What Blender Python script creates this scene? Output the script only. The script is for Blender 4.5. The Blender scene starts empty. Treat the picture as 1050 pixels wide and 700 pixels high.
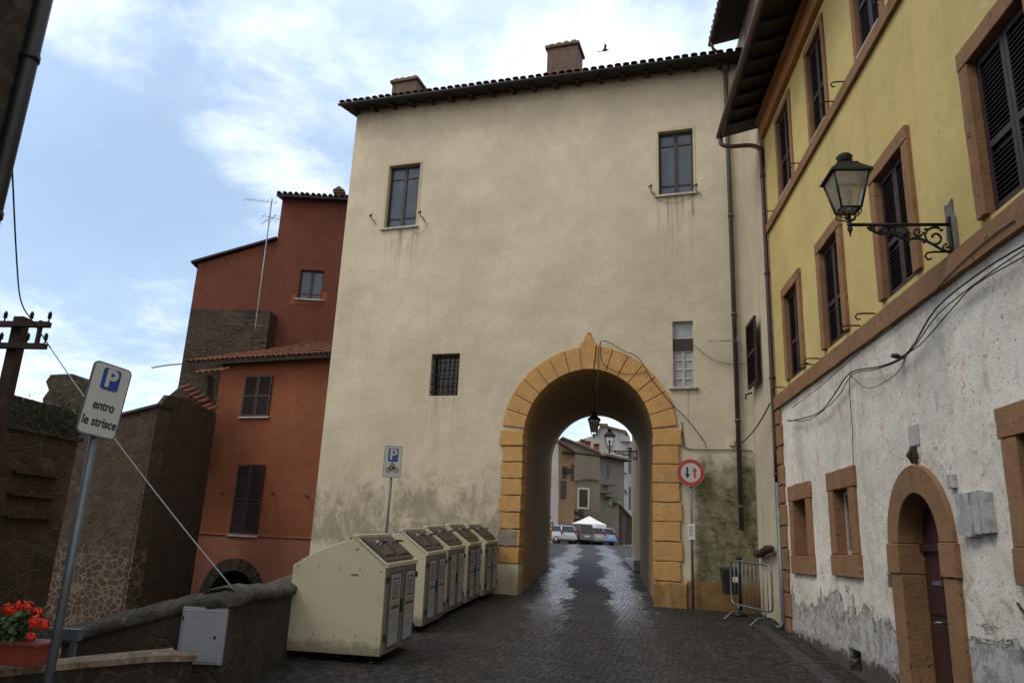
import bpy, bmesh, math, random
from mathutils import Vector, Matrix
from mathutils.geometry import tessellate_polygon
R = math.radians
random.seed(7)
S = bpy.context.scene
COL = S.collection

# ------------------------------------------------------------------ camera
F_PX = 770.0                                   # focal length in pixels of a 1050 wide frame
Yc = Vector((80, -211, F_PX)).normalized()     # street direction in camera axes (right, up, forward)
Uc = Vector((125, 2750, F_PX)); Uc = (Uc - Yc * Uc.dot(Yc)).normalized()
Xc = Uc.cross(Yc)
if Xc.x < 0: Xc = -Xc
EYE = 1.6
cam = bpy.data.cameras.new('camera'); cam.sensor_width = 36.0; cam.sensor_fit = 'HORIZONTAL'
cam.lens = 36.0 * F_PX / 1050; cam.clip_start = 0.05; cam.clip_end = 3000
camo = bpy.data.objects.new('camera', cam); COL.objects.link(camo); S.camera = camo
right = Vector((Xc.x, Yc.x, Uc.x)); up = Vector((Xc.y, Yc.y, Uc.y)); fwd = Vector((Xc.z, Yc.z, Uc.z))
camo.matrix_world = Matrix(((right.x, up.x, -fwd.x, 0), (right.y, up.y, -fwd.y, 0), (right.z, up.z, -fwd.z, EYE), (0, 0, 0, 1)))

# ------------------------------------------------------------------ sky, sun, exposure
SUN_EL, SUN_AZ = 52, 236          # azimuth measured clockwise from +Y: veiled sun behind the camera, to the left
w = bpy.data.worlds.new('World'); S.world = w; w.use_nodes = True
nt = w.node_tree; nt.nodes.clear()
def wn(t, **k):
    n = nt.nodes.new(t)
    for a, b in k.items(): setattr(n, a, b)
    return n
sky = wn('ShaderNodeTexSky', sky_type='NISHITA', sun_disc=False, sun_elevation=R(SUN_EL), sun_rotation=R(SUN_AZ))
sky.air_density = 1.0; sky.dust_density = 0.6; sky.ozone_density = 1.0
bg = wn('ShaderNodeBackground'); out = wn('ShaderNodeOutputWorld')
tc = wn('ShaderNodeTexCoord'); sp = wn('ShaderNodeSeparateXYZ'); nt.links.new(tc.outputs['Generated'], sp.inputs[0])
def wm(op, a, b=None, c=None):
    n = wn('ShaderNodeMath', operation=op)
    for i, v in enumerate((a, b, c)):
        if v is None: continue
        if isinstance(v, (int, float)): n.inputs[i].default_value = v
        else: nt.links.new(v, n.inputs[i])
    return n.outputs[0]
zz = wm('ADD', wm('MAXIMUM', sp.outputs[2], 0.0), 0.22)
cb = wn('ShaderNodeCombineXYZ')
nt.links.new(wm('DIVIDE', sp.outputs[0], zz), cb.inputs[0]); nt.links.new(wm('DIVIDE', sp.outputs[1], zz), cb.inputs[1])
def wnoise(scale, detail, rough, dist, off):
    mp = wn('ShaderNodeMapping'); mp.inputs['Location'].default_value = off; nt.links.new(cb.outputs[0], mp.inputs[0])
    n = wn('ShaderNodeTexNoise'); n.inputs['Scale'].default_value = scale; n.inputs['Detail'].default_value = detail
    n.inputs['Roughness'].default_value = rough; n.inputs['Distortion'].default_value = dist
    nt.links.new(mp.outputs[0], n.inputs['Vector']); return n.outputs[0]
def wramp(f, lo, hi):
    n = wn('ShaderNodeMapRange', interpolation_type='SMOOTHSTEP'); n.inputs[1].default_value = lo; n.inputs[2].default_value = hi
    nt.links.new(f, n.inputs[0]); return n.outputs[0]
SKY_K = 0.135
n1 = wnoise(1.15, 9, 0.62, 0.15, (3.1, 1.7, 0)); n2 = wnoise(3.2, 8, 0.66, 0.25, (0.4, 5.2, 2.0))
veil = wramp(wnoise(0.8, 5, 0.6, 0.2, (7.7, 2.2, 0)), 0.30, 0.75)
thick = wramp(wm('ADD', wm('MULTIPLY', n1, 0.68), wm('MULTIPLY', n2, 0.32)), 0.42, 0.62)
def wmix(f, a, b):
    n = wn('ShaderNodeMix', data_type='RGBA')
    if isinstance(f, (int, float)): n.inputs['Factor'].default_value = f
    else: nt.links.new(f, n.inputs['Factor'])
    for s, v in ((n.inputs[6], a), (n.inputs[7], b)):
        if isinstance(v, tuple): s.default_value = v
        else: nt.links.new(v, s)
    return n.outputs[2]
c = wmix(wm('ADD', wm('MULTIPLY', veil, 0.35), 0.45), sky.outputs[0], (5.1, 6.7, 9.0, 1))     # thin high veil over the blue
c = wmix(wm('MULTIPLY', thick, 0.9), c, (9.4, 10.2, 11.4, 1))                              # brighter cumulus
front = wramp(sp.outputs[1], -0.55, 0.55)                       # the half behind the camera is closed white overcast, the half ahead broken cloud
c = wmix(front, wmix(0.75, c, (11.0, 10.2, 9.0, 1)), c)
gain = wm('ADD', wm('MULTIPLY', front, 0.15), 0.90)
hz = wm('MULTIPLY', gain, 1.0)
vm = wn('ShaderNodeVectorMath', operation='SCALE'); nt.links.new(c, vm.inputs[0]); nt.links.new(hz, vm.inputs['Scale']); c = vm.outputs[0]
nt.links.new(c, bg.inputs['Color']); bg.inputs['Strength'].default_value = SKY_K
nt.links.new(bg.outputs[0], out.inputs[0])

sun = bpy.data.lights.new('sun', 'SUN'); sun.energy = 1.3; sun.angle = R(22); sun.color = (1.0, 0.95, 0.86)
suno = bpy.data.objects.new('sun', sun); COL.objects.link(suno)
d = Vector((math.sin(R(SUN_AZ)) * math.cos(R(SUN_EL)), math.cos(R(SUN_AZ)) * math.cos(R(SUN_EL)), math.sin(R(SUN_EL))))
suno.rotation_euler = d.to_track_quat('Z', 'Y').to_euler()
S.view_settings.view_transform = 'Standard'; S.view_settings.look = 'None'
S.view_settings.gamma = 1.0; S.view_settings.use_curve_mapping = False
S.view_settings.exposure = 0.0

# ------------------------------------------------------------------ measuring: photo pixel -> point on a real plane
def ray(x, y):
    d = Vector((x - 525, -(y - 350), F_PX)); return Vector((d.dot(Xc), d.dot(Yc), d.dot(Uc)))
def atY(x, y, Y):
    r = ray(x, y); r *= Y / r.y; return Vector((r.x, r.y, r.z + EYE))
def atX(x, y, X):
    r = ray(x, y); r *= X / r.x; return Vector((r.x, r.y, r.z + EYE))
GK = [(-60, -1.5), (0, -.05), (9, 0), (11, .06), (15, .32), (17.6, .41), (19, .5), (26, 1.0), (40, 1.5), (50, 1.75), (70, 1.9), (600, 1.9)]
def g(y):
    for (a, za), (b, zb) in zip(GK, GK[1:]):
        if y <= b: return za + (zb - za) * (max(y, a) - a) / (b - a)
    return GK[-1][1]

# ------------------------------------------------------------------ node materials
class NT:
    def __init__(s, name):
        s.m = bpy.data.materials.new(name); s.m.use_nodes = True; s.t = s.m.node_tree
        s.b = s.t.nodes['Principled BSDF']; s.tc = s.n('ShaderNodeTexCoord'); s.co = s.tc.outputs['Object']
    def n(s, t, **k):
        n = s.t.nodes.new(t)
        for a, b in k.items(): setattr(n, a, b)
        return n
    def put(s, sock, v):
        if isinstance(v, (int, float)): sock.default_value = v
        elif isinstance(v, tuple): sock.default_value = v if len(v) == 4 or sock.type == 'VECTOR' else (*v, 1)
        else: s.t.links.new(v, sock)
    def map(s, sc=(1, 1, 1), loc=(0, 0, 0), rot=(0, 0, 0), co=None):
        m = s.n('ShaderNodeMapping'); m.inputs['Scale'].default_value = sc; m.inputs['Location'].default_value = loc
        m.inputs['Rotation'].default_value = rot; s.put(m.inputs[0], co or s.co); return m.outputs[0]
    def noise(s, sc, det=6, ro=.6, dist=0, co=None):
        n = s.n('ShaderNodeTexNoise'); s.put(n.inputs['Vector'], co or s.co); n.inputs['Scale'].default_value = sc
        n.inputs['Detail'].default_value = det; n.inputs['Roughness'].default_value = ro; n.inputs['Distortion'].default_value = dist
        return n.outputs[0]
    def vor(s, sc, feat='DISTANCE_TO_EDGE', rnd=1.0, co=None, out='Distance'):
        n = s.n('ShaderNodeTexVoronoi', feature=feat); s.put(n.inputs['Vector'], co or s.co); n.inputs['Scale'].default_value = sc
        n.inputs['Randomness'].default_value = rnd; return n.outputs[out]
    def sm(s, f, lo, hi, a=0.0, b=1.0):
        n = s.n('ShaderNodeMapRange', interpolation_type='SMOOTHSTEP'); s.put(n.inputs[0], f)
        n.inputs[1].default_value = lo; n.inputs[2].default_value = hi; n.inputs[3].default_value = a; n.inputs[4].default_value = b
        return n.outputs[0]
    def ma(s, op, a, b=0.0, c=0.0):
        n = s.n('ShaderNodeMath', operation=op); s.put(n.inputs[0], a); s.put(n.inputs[1], b); s.put(n.inputs[2], c); return n.outputs[0]
    def mix(s, f, a, b, mode='MIX'):
        n = s.n('ShaderNodeMix', data_type='RGBA', blend_type=mode); s.put(n.inputs['Factor'], f); s.put(n.inputs[6], a); s.put(n.inputs[7], b)
        return n.outputs[2]
    def xyz(s, co=None):
        n = s.n('ShaderNodeSeparateXYZ'); s.put(n.inputs[0], co or s.co); return n.outputs
    def warp(s, amt, sc, co=None):
        n = s.n('ShaderNodeTexNoise'); s.put(n.inputs['Vector'], co or s.co); n.inputs['Scale'].default_value = sc
        v = s.n('ShaderNodeVectorMath', operation='SUBTRACT'); s.put(v.inputs[0], n.outputs[1]); v.inputs[1].default_value = (.5, .5, .5)
        k = s.n('ShaderNodeVectorMath', operation='SCALE'); s.put(k.inputs[0], v.outputs[0]); k.inputs['Scale'].default_value = amt
        a = s.n('ShaderNodeVectorMath', operation='ADD'); s.put(a.inputs[0], co or s.co); s.put(a.inputs[1], k.outputs[0]); return a.outputs[0]
    def bump(s, h, st=.5, dist=.02):
        n = s.n('ShaderNodeBump'); n.inputs['Strength'].default_value = st; n.inputs['Distance'].default_value = dist
        s.put(n.inputs['Height'], h); s.put(s.b.inputs['Normal'], n.outputs[0]); s.put(s.b.inputs['Coat Normal'], n.outputs[0])
    def fin(s, col, rough=.8, metal=0.0, spec=.5):
        s.put(s.b.inputs['Base Color'], col); s.put(s.b.inputs['Roughness'], rough)
        s.put(s.b.inputs['Metallic'], metal); s.b.inputs['Specular IOR Level'].default_value = spec; return s.m
def k3(c, k): return tuple(min(1, v * k) for v in c)

def plaster(name, base, dirt=(.16, .14, .11), amt=.35, pits=.15, streak=.25, custom=None, bstr=.5):
    t = NT(name)
    big = t.noise(.55, 6, .62); mid = t.noise(3.2, 8, .7); fine = t.noise(38, 5, .7)
    col = t.mix(t.sm(big, .3, .7), k3(base, .84), k3(base, 1.08))
    col = t.mix(t.sm(mid, .42, .72, 0, amt), col, k3(base, .72))
    col = t.mix(t.sm(fine, .35, .8, 0, .3), col, k3(base, .7))
    st = t.noise(1.0, 7, .65, .3, t.map((3.2, 3.2, .22)))
    col = t.mix(t.sm(st, .54, .72, 0, streak), col, dirt)
    pit = t.sm(t.noise(11, 3, .6, .4), .665, .70, 0, pits)
    col = t.mix(pit, col, dirt)
    if custom: col = custom(t, col)
    h = t.ma('ADD', t.ma('MULTIPLY', mid, .9), t.ma('MULTIPLY', fine, .35))
    h = t.ma('SUBTRACT', h, t.ma('MULTIPLY', pit, 1.2))
    h = t.ma('ADD', h, t.ma('MULTIPLY', t.noise(1.3, 3, .5), 1.6))
    if hasattr(t, 'relief'): h = t.ma('ADD', h, t.relief)
    t.bump(h, bstr, .03)
    return t.fin(col, t.sm(mid, .3, .8, .82, .95), spec=.25)

def simple(name, base, rough=.6, metal=0.0, var=.25, sc=6, bump=.15, spec=.5, dirt=None, bd=.01):
    t = NT(name); n = t.noise(sc, 6, .65); col = t.mix(t.sm(n, .3, .75), k3(base, 1 - var), k3(base, 1 + var * .6))
    if dirt:
        col = t.mix(t.sm(t.noise(sc * .6, 8, .75, .5), .5, .72, 0, .7), col, dirt)
    t.bump(t.noise(sc * 6, 4, .6), bump, bd)
    return t.fin(col, rough, metal, spec)

def stone(name, base, mortar, sc=3.0, mw=.06, flat=1.6, rnd=1.0, dark=(.05, .04, .03), bst=.9, dirt=.5, full=0.0):
    t = NT(name); co = t.warp(.22, 2.2, t.map((1, 1, flat)))
    e = t.vor(sc, 'DISTANCE_TO_EDGE', rnd, co); cell = t.vor(sc, 'F1', rnd, co, 'Color')
    cs = t.n('ShaderNodeSeparateColor'); t.put(cs.inputs[0], cell)
    col = t.mix(cs.outputs[0], k3(base, .6), k3(base, 1.35)); col = t.mix(t.ma('MULTIPLY', cs.outputs[1], .4), col, dark)
    col = t.mix(t.sm(t.noise(7, 8, .72), .35, .75, 0, .6), col, dark); col = t.mix(t.sm(t.noise(2.6, 9, .75, .6), .4, .62, 0, .55), col, k3(base, .75))
    j = t.sm(e, mw * .4, mw, 1, 0)
    jn = t.ma('MULTIPLY', j, t.sm(t.noise(1.6, 5, .6), .35, .6))
    if full: jn = t.ma('MULTIPLY', j, t.sm(t.ma('ADD', t.ma('MULTIPLY', t.sm(t.xyz()[2], full + .9, full - .6), .55), t.ma('MULTIPLY', t.noise(1.3, 6, .7), .6)), .52, .80, .10, .9))
    col = t.mix(jn, col, mortar)
    col = t.mix(t.sm(t.noise(.7, 7, .7, .4), .45, .75, 0, dirt), col, dark)
    h = t.ma('ADD', t.ma('MULTIPLY', t.noise(9, 9, .75), 1.1), t.ma('MULTIPLY', t.sm(e, 0, .10), t.ma('MULTIPLY', t.sm(t.noise(1.9, 5, .6), .35, .65), .45)))
    t.bump(h, bst, .06); return t.fin(col, .93, 0, .2)

M = {}
def tower_custom(t, col):
    X = t.xyz(); n = t.noise(1.1, 8, .68, .5); f = t.noise(5, 6, .7)
    low = t.sm(X[2], 5.0, .4)
    # green damp at the lower right of the facade
    r = t.ma('MULTIPLY', t.sm(X[0], 1.8, 2.6), t.sm(X[2], 4.4, 2.0))
    r = t.sm(t.ma('ADD', t.ma('MULTIPLY', r, .55), t.ma('MULTIPLY', n, .80)), .62, .88, 0, .9)
    col = t.mix(r, col, (.085, .082, .030)); r2 = t.ma('MULTIPLY', r, t.sm(f, .45, .65)); col = t.mix(r2, col, (.035, .034, .018))
    # grey streaks low on the left
    st = t.noise(1.0, 8, .72, .6, t.map((2.0, 2.0, 1.3))); l = t.ma('MULTIPLY', t.ma('MULTIPLY', t.sm(X[0], .5, -1.8), t.sm(X[2], 4.9, 1.6)), t.sm(X[2], .2, 1.2))
    l = t.sm(t.ma('ADD', t.ma('MULTIPLY', l, .34), t.ma('MULTIPLY', st, .70)), .58, .74, 0, .68); col = t.mix(l, col, (.14, .125, .10))
    b = t.sm(t.ma('ADD', t.ma('MULTIPLY', t.sm(X[2], 1.3, 0), .6), t.ma('MULTIPLY', n, .6)), .55, .9, 0, .6)
    mot = t.noise(2.1, 9, .74, .2); col = t.mix(t.sm(mot, .40, .62, 0, .22), col, (.36, .30, .205)); col = t.mix(t.sm(t.noise(7.5, 7, .7, .4), .50, .68, 0, .22), col, (.62, .55, .42))
    rs = t.sm(t.noise(1.0, 6, .7, .1, t.map((11, 11, .45))), .46, .66)
    for (xa, xb, zt_, ln_) in ((-6.0, -4.9, 9.6, 2.2), (1.55, 2.5, 9.8, 2.6), (2.15, 2.5, 4.85, 1.6), (-4.3, -3.4, 4.75, 1.2)):
        bx = t.ma('MULTIPLY', t.ma('MULTIPLY', t.sm(X[0], xa - .1, xa + .1), t.sm(X[0], xb + .1, xb - .1)), t.ma('MULTIPLY', t.sm(X[2], zt_ + .02, zt_ - .02), t.sm(X[2], zt_ - ln_, zt_)))
        col = t.mix(t.ma('MULTIPLY', t.ma('MULTIPLY', bx, rs), .75), col, (.20, .17, .12))
    ck = t.vor(.55, 'DISTANCE_TO_EDGE', 1.0, t.warp(.5, 1.2)); ck = t.ma('MULTIPLY', t.sm(ck, .006, .0), t.sm(t.noise(.7, 4, .6, 0, t.map(loc=(3, 3, 3))), .50, .60)); col = t.mix(t.ma('MULTIPLY', ck, .22), col, (.25, .21, .15))
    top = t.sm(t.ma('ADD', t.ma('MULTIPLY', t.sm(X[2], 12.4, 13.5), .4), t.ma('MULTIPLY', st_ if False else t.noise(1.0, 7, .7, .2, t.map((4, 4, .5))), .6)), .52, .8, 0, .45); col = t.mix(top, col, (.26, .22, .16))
    return t.mix(b, col, (.20, .16, .10))
M['old_tile'] = simple('grey_weathered_tile', (.13, .095, .075), .9, var=.4, sc=6, bump=.4)
M['tower'] = plaster('tower_plaster', (.555, .495, .385), dirt=(.30, .25, .17), amt=.25, pits=.12, streak=.22, custom=tower_custom, bstr=.45)
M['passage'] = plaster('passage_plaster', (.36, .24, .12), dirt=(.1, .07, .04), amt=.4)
M['cream'] = plaster('cream_plaster', (.52, .46, .34), dirt=(.26, .23, .17), amt=.3, streak=.35)
def orange_custom(t, col):
    X = t.xyz(); n = t.noise(2.2, 8, .7, .4)
    f = t.sm(t.ma('ADD', t.ma('MULTIPLY', t.sm(X[2], 2.0, 0), .45), t.ma('MULTIPLY', n, .7)), .62, .85, 0, .75)
    return t.mix(f, col, (.12, .075, .03))
def arch_custom(t, col):
    v = t.vor(1.9, 'F1', 1.0, None, 'Color'); q = t.n('ShaderNodeSeparateColor'); t.put(q.inputs[0], v)
    col = t.mix(t.ma('MULTIPLY', q.outputs[0], .32), col, (.36, .21, .09)); col = t.mix(t.sm(t.noise(3.3, 8, .75, .8), .56, .64, 0, .45), col, (.50, .36, .20))
    col = t.mix(t.sm(t.noise(5.0, 8, .8, .5, t.map(loc=(4, 4, 4))), .60, .68, 0, .5), col, (.20, .13, .07)); return orange_custom(t, col)
M['arch'] = plaster('ochre_stone', (.52, .305, .115), dirt=(.24, .15, .07), amt=.8, pits=.7, streak=.5, custom=arch_custom, bstr=.6)
M['dado'] = plaster('ochre_dado', (.25, .14, .06), dirt=(.06, .05, .02), amt=.7, pits=.5, streak=.5, custom=orange_custom)
def yel_custom(t, col):
    X = t.xyz(); n = t.noise(4.5, 8, .75, .6); col = t.mix(t.sm(n, .56, .68, 0, .35), col, (.33, .26, .12))
    return t.mix(t.sm(t.noise(1.4, 6, .7, 1.2), .60, .68, 0, .35), col, (.62, .52, .28))
M['yellow'] = plaster('yellow_plaster', (.58, .45, .18), dirt=(.30, .22, .10), amt=.3, pits=.35, streak=.3, custom=yel_custom)
def white_custom(t, col):
    X = t.xyz(); Z = X[2]; n = t.noise(1.5, 9, .72, .7); n2 = t.noise(6.5, 8, .75, .5)
    col = t.mix(t.sm(t.noise(1.0, 8, .7, 1.0, t.map(loc=(2, 7, 3))), .46, .62, 0, .38), col, (.40, .36, .29))
    col = t.mix(t.sm(t.noise(2.7, 8, .75, .8, t.map(loc=(9, 1, 3))), .55, .66, 0, .45), col, (.50, .44, .33))
    sp = t.sm(t.noise(19, 5, .65, .6), .57, .63, 0, .8); sp = t.ma('MULTIPLY', sp, t.sm(t.noise(1.7, 5, .65), .40, .60)); col = t.mix(sp, col, (.26, .17, .10))
    o = t.ma('MULTIPLY', t.sm(t.noise(3.1, 8, .72, .8), .50, .66), t.sm(Z, 3.6, 1.0)); col = t.mix(t.ma('MULTIPLY', o, .65), col, (.36, .25, .12))
    pk = t.ma('MULTIPLY', t.sm(t.noise(2.4, 2, .4, .2, t.map((1, 1.6, .8), (5, 2, 1))), .63, .72, 0, .4), t.sm(Z, 2.6, 3.2)); col = t.mix(pk, col, (.44, .22, .21))
    # patches where the render has come off near the ground, grey mortar underneath with a dark broken lip
    m = t.ma('ADD', t.ma('MULTIPLY', t.sm(Z, 2.5, .0), .50), t.ma('MULTIPLY', n, .60))
    g1 = t.sm(m, .655, .665); col = t.mix(g1, col, t.mix(n2, (.20, .18, .165), (.40, .39, .39)))
    lip = t.ma('MULTIPLY', g1, t.sm(m, .70, .675)); col = t.mix(t.ma('MULTIPLY', lip, t.sm(n2, .38, .5)), col, (.055, .045, .04))
    g2 = t.ma('MULTIPLY', g1, t.sm(n2, .47, .53)); col = t.mix(t.ma('MULTIPLY', g2, .8), col, (.50, .48, .46))
    g3 = t.sm(t.ma('ADD', t.ma('MULTIPLY', t.sm(Z, .9, .0), .5), t.ma('MULTIPLY', n2, .55)), .64, .68); col = t.mix(g3, col, (.085, .07, .06))
    t.put(t.b.inputs['Coat Weight'], 0.0); t.relief = t.ma('MULTIPLY', g1, -1.1)
    return col
M['white'] = plaster('limewashed_plaster', (.74, .70, .635), dirt=(.30, .26, .21), amt=.35, pits=.7, streak=.3, custom=white_custom, bstr=.75)
M['brown_stone'] = plaster('brown_stone_trim', (.27, .15, .078), dirt=(.12, .07, .04), amt=.7, pits=.8, streak=.4, bstr=.9)
M['red'] = plaster('dark_red_plaster', (.135, .044, .031), dirt=(.07, .03, .025), amt=.6, pits=.4, streak=.5)
M['terra'] = plaster('terracotta_plaster', (.225, .077, .038), dirt=(.12, .045, .03), amt=.5, pits=.25, streak=.45)
M['pink'] = plaster('pink_plaster', (.28, .115, .08), dirt=(.15, .07, .05), amt=.4, pits=.3, streak=.3)
M['grey_house'] = plaster('grey_brown_plaster', (.16, .14, .115), amt=.4)
M['pale_house'] = plaster('pale_grey_plaster', (.34, .33, .33), amt=.3)
M['ochre_house'] = plaster('worn_orange_plaster', (.23, .145, .085), dirt=(.16, .11, .08), amt=.7)
M['tufa'] = stone('tufa_blocks', (.10, .060, .035), (.09, .072, .055), 2.6, .11, 1.6)
M['tufa_dark'] = stone('weathered_tufa', (.055, .042, .033), (.085, .07, .055), 4.4, .10, 1.4)
M['rubble'] = stone('rubble_masonry', (.072, .05, .036), (.16, .12, .09), 4.2, .11, 1.3, dirt=.45, full=3.1)
M['rough_render'] = stone('rough_old_render', (.070, .048, .037), (.10, .07, .055), 6.5, .05, 1.4)
M['flatstone'] = stone('thin_course_stone', (.085, .065, .05), (.03, .026, .022), 3.2, .12, 3.4)
M['parapet'] = stone('mossy_parapet_render', (.075, .056, .042), (.075, .062, .05), 3.6, .08, 1.3, dirt=.6)
def cop(t):
    pass
t = NT('lichen_coping'); n = t.noise(5, 9, .75, .5)
c_ = t.mix(t.sm(n, .35, .7), (.040, .034, .028), (.125, .112, .09)); c_ = t.mix(t.sm(t.noise(9, 6, .7), .60, .68, 0, .6), c_, (.20, .19, .15))
c_ = t.mix(t.sm(t.noise(6, 4, .6, 0, t.map(loc=(3, 3, 3))), .64, .70, 0, .6), c_, (.22, .17, .03)); t.bump(n, .9, .05); M['coping'] = t.fin(c_, .9, 0, .3)
t = NT('clay_roof_tile'); oi = t.n('ShaderNodeObjectInfo'); n = t.noise(4.5, 7, .7)
c_ = t.mix(t.sm(n, .3, .7), (.09, .036, .024), (.21, .085, .055)); c_ = t.mix(t.sm(t.noise(11, 6, .7), .56, .7, 0, .7), c_, (.06, .055, .03)); t.bump(n, .5, .02); M['tile'] = t.fin(c_, .88, 0, .3)
t = NT('brick_courses'); bt = t.n('ShaderNodeTexBrick'); t.put(bt.inputs['Vector'], t.map((1, 1, 1), rot=(R(90), 0, 0)))
bt.inputs['Color1'].default_value = (.13, .075, .05, 1); bt.inputs['Color2'].default_value = (.075, .045, .035, 1); bt.inputs['Mortar'].default_value = (.13, .11, .09, 1)
bt.inputs['Scale'].default_value = 4.2; bt.inputs['Mortar Size'].default_value = .018; t.bump(bt.outputs['Fac'], -.5, .03)
M['brick'] = t.fin(t.mix(t.sm(t.noise(6, 6, .7), .4, .7, 0, .6), bt.outputs[0], (.05, .04, .03)), .9)
M['shutter'] = simple('maroon_shutter_paint', (.026, .011, .013), .55, var=.3, sc=4, bump=.1)
M['door'] = simple('dark_maroon_door', (.040, .014, .013), .5, var=.3, sc=3)
M['dark_wood'] = simple('dark_stained_wood', (.022, .012, .010), .6, var=.4, sc=5)
M['soffit'] = simple('dark_eave_boards', (.016, .010, .009), .75, var=.5, sc=3)
M['gutter'] = simple('red_brown_gutter', (.055, .014, .011), .45, var=.3, sc=5, dirt=(.03, .015, .01))
M['lead'] = simple('weathered_brown_pipe', (.075, .055, .055), .5, var=.3, sc=3, dirt=(.05, .03, .02))
M['galv'] = simple('galvanised_steel', (.20, .215, .235), .45, .6, var=.2, sc=9)
M['pole'] = simple('grey_sign_pole', (.13, .15, .175), .5, .5, var=.2, sc=6)
M['iron'] = simple('black_cast_iron', (.012, .013, .014), .5, .3, var=.3, sc=12)
M['rust'] = simple('rusty_iron', (.05, .026, .018), .8, .2, var=.5, sc=8)
M['cable'] = simple('black_cable', (.018, .017, .017), .6)
M['gcable'] = simple('grey_sleeved_cable', (.30, .31, .33), .5)
M['sill'] = simple('marble_sill', (.40, .38, .35), .6, var=.3, sc=7)
M['wframe'] = simple('white_window_frame', (.42, .40, .37), .6, var=.25, sc=6)
t = NT('beige_bin_paint'); oi = t.n('ShaderNodeObjectInfo'); cb_ = t.n('ShaderNodeCombineXYZ'); t.put(cb_.inputs[0], t.ma('MULTIPLY', oi.outputs['Random'], 40.0)); va = t.n('ShaderNodeVectorMath', operation='ADD'); t.put(va.inputs[0], t.co); t.put(va.inputs[1], cb_.outputs[0]); co = va.outputs[0]
n = t.noise(1.4, 7, .65, 0, co); X = t.xyz(); c_ = t.mix(t.sm(n, .3, .7), (.50, .46, .34), (.57, .53, .40))
c_ = t.mix(t.sm(t.noise(1.0, 8, .75, .2, t.map((5, 5, .7), co=co)), .55, .72, 0, .35), c_, (.27, .24, .17))
c_ = t.mix(t.sm(t.ma('ADD', t.ma('MULTIPLY', t.sm(X[2], .55, .05), .55), t.ma('MULTIPLY', t.noise(5, 8, .75, .3, co), .6)), .58, .80, 0, .7), c_, (.13, .11, .08))
c_ = t.mix(t.sm(t.noise(9, 6, .8, 1.2, co), .66, .70, 0, .5), c_, (.24, .19, .12)); t.bump(t.noise(2.2, 3, .5, 0, co), .25, .02); M['bin'] = t.fin(c_, .5, 0, .35)
M['bin_edge'] = simple('beige_bin_trim', (.52, .49, .36), .4, var=.08, sc=3, bump=.05)
M['bin_lid'] = simple('brown_bin_lid', (.040, .030, .025), .4, var=.15, sc=5, bump=.05)
M['bin_door'] = simple('grey_beige_bin_door', (.17, .145, .11), .5, var=.12, sc=3, bump=.05)
M['poster_rim'] = simple('slate_poster_rim', (.055, .065, .095), .5, var=.1)
M['poster'] = simple('poster_grey_white', (.36, .37, .41), .5, var=.12, sc=7, bump=0.02)
M['ink'] = simple('poster_ink', (.06, .06, .065), .6)
M['ink_brown'] = simple('poster_brown_ink', (.075, .03, .02), .6)
M['ink_green'] = simple('poster_dark_green_ink', (.02, .07, .05), .6)
M['ink_yellow'] = simple('poster_yellow_ink', (.42, .36, .03), .6)
M['ink_blue'] = simple('poster_blue_ink', (.04, .07, .15), .6)
M['sign_white'] = simple('sign_white', (.42, .42, .41), .35, var=.06, sc=3, bump=.02)
M['sign_blue'] = simple('sign_blue', (.012, .045, .27), .35, var=.08, bump=.02)
M['sign_black'] = simple('sign_black', (.01, .01, .012), .4, bump=.02)
M['sign_red'] = simple('sign_red', (.36, .012, .018), .35, var=.1, bump=.02)
M['paper'] = simple('white_paper', (.65, .63, .6), .7, var=.1)
M['meter'] = simple('grey_meter_door', (.27, .30, .35), .5, var=.08, sc=3, bump=.05, dirt=(.20, .21, .23))
M['pot'] = simple('terracotta_plastic_pot', (.22, .045, .03), .55, var=.15)
M['leaf'] = simple('geranium_leaf', (.035, .085, .020), .6, var=.5, sc=20)
M['weed'] = simple('weed_leaf', (.035, .05, .015), .7, var=.5, sc=12)
M['petal'] = simple('red_petal', (.72, .035, .015), .55, var=.2, sc=20)
M['oldwood'] = simple('weathered_white_wood', (.38, .38, .38), .85, var=.35, sc=6, bump=.5, dirt=(.14, .12, .1))
M['marble'] = simple('pale_marble_plaque', (.42, .41, .38), .6, var=.15, sc=5)
M['white_cloth'] = simple('white_canvas', (.72, .72, .74), .8, var=.06)
M['asphalt_patch'] = simple('grey_mortar', (.15, .14, .13), .9)
M['black_plastic'] = simple('black_plastic', (.014, .015, .019), .45)
M['tyre'] = simple('tyre_rubber', (.015, .015, .015), .8)
M['rim'] = simple('alloy_rim', (.35, .35, .36), .35, .7)
M['tail'] = simple('red_tail_lens', (.16, .01, .01), .25)
M['terracotta'] = simple('chimney_terracotta', (.20, .075, .05), .85, var=.4, sc=5)
M['skin'] = simple('skin', (.35, .2, .14), .6, var=.05)
M['hair'] = simple('dark_hair', (.03, .02, .015), .7)
M['shirt'] = simple('grey_shirt', (.16, .15, .16), .85)
M['trousers'] = simple('ochre_trousers', (.38, .20, .03), .85)
M['feather'] = simple('dark_feather', (.03, .03, .035), .8)
for nme, cc in (('car_white', (.36, .37, .39)), ('car_dark', (.05, .052, .055)), ('car_silver', (.20, .205, .22)), ('car_blue', (.13, .24, .46))):
    t = NT(nme); t.b.inputs['Coat Weight'].default_value = .6; t.b.inputs['Coat Roughness'].default_value = .1; M[nme] = t.fin(cc, .35, .1)
def glass(name, tint, rough=.06):
    t = NT(name); n = t.noise(2.5, 3, .5); t.bump(n, .05, .02); 
    return t.fin(t.mix(t.sm(n, .3, .7), k3(tint, .7), tint), rough, 0, .5)
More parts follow.
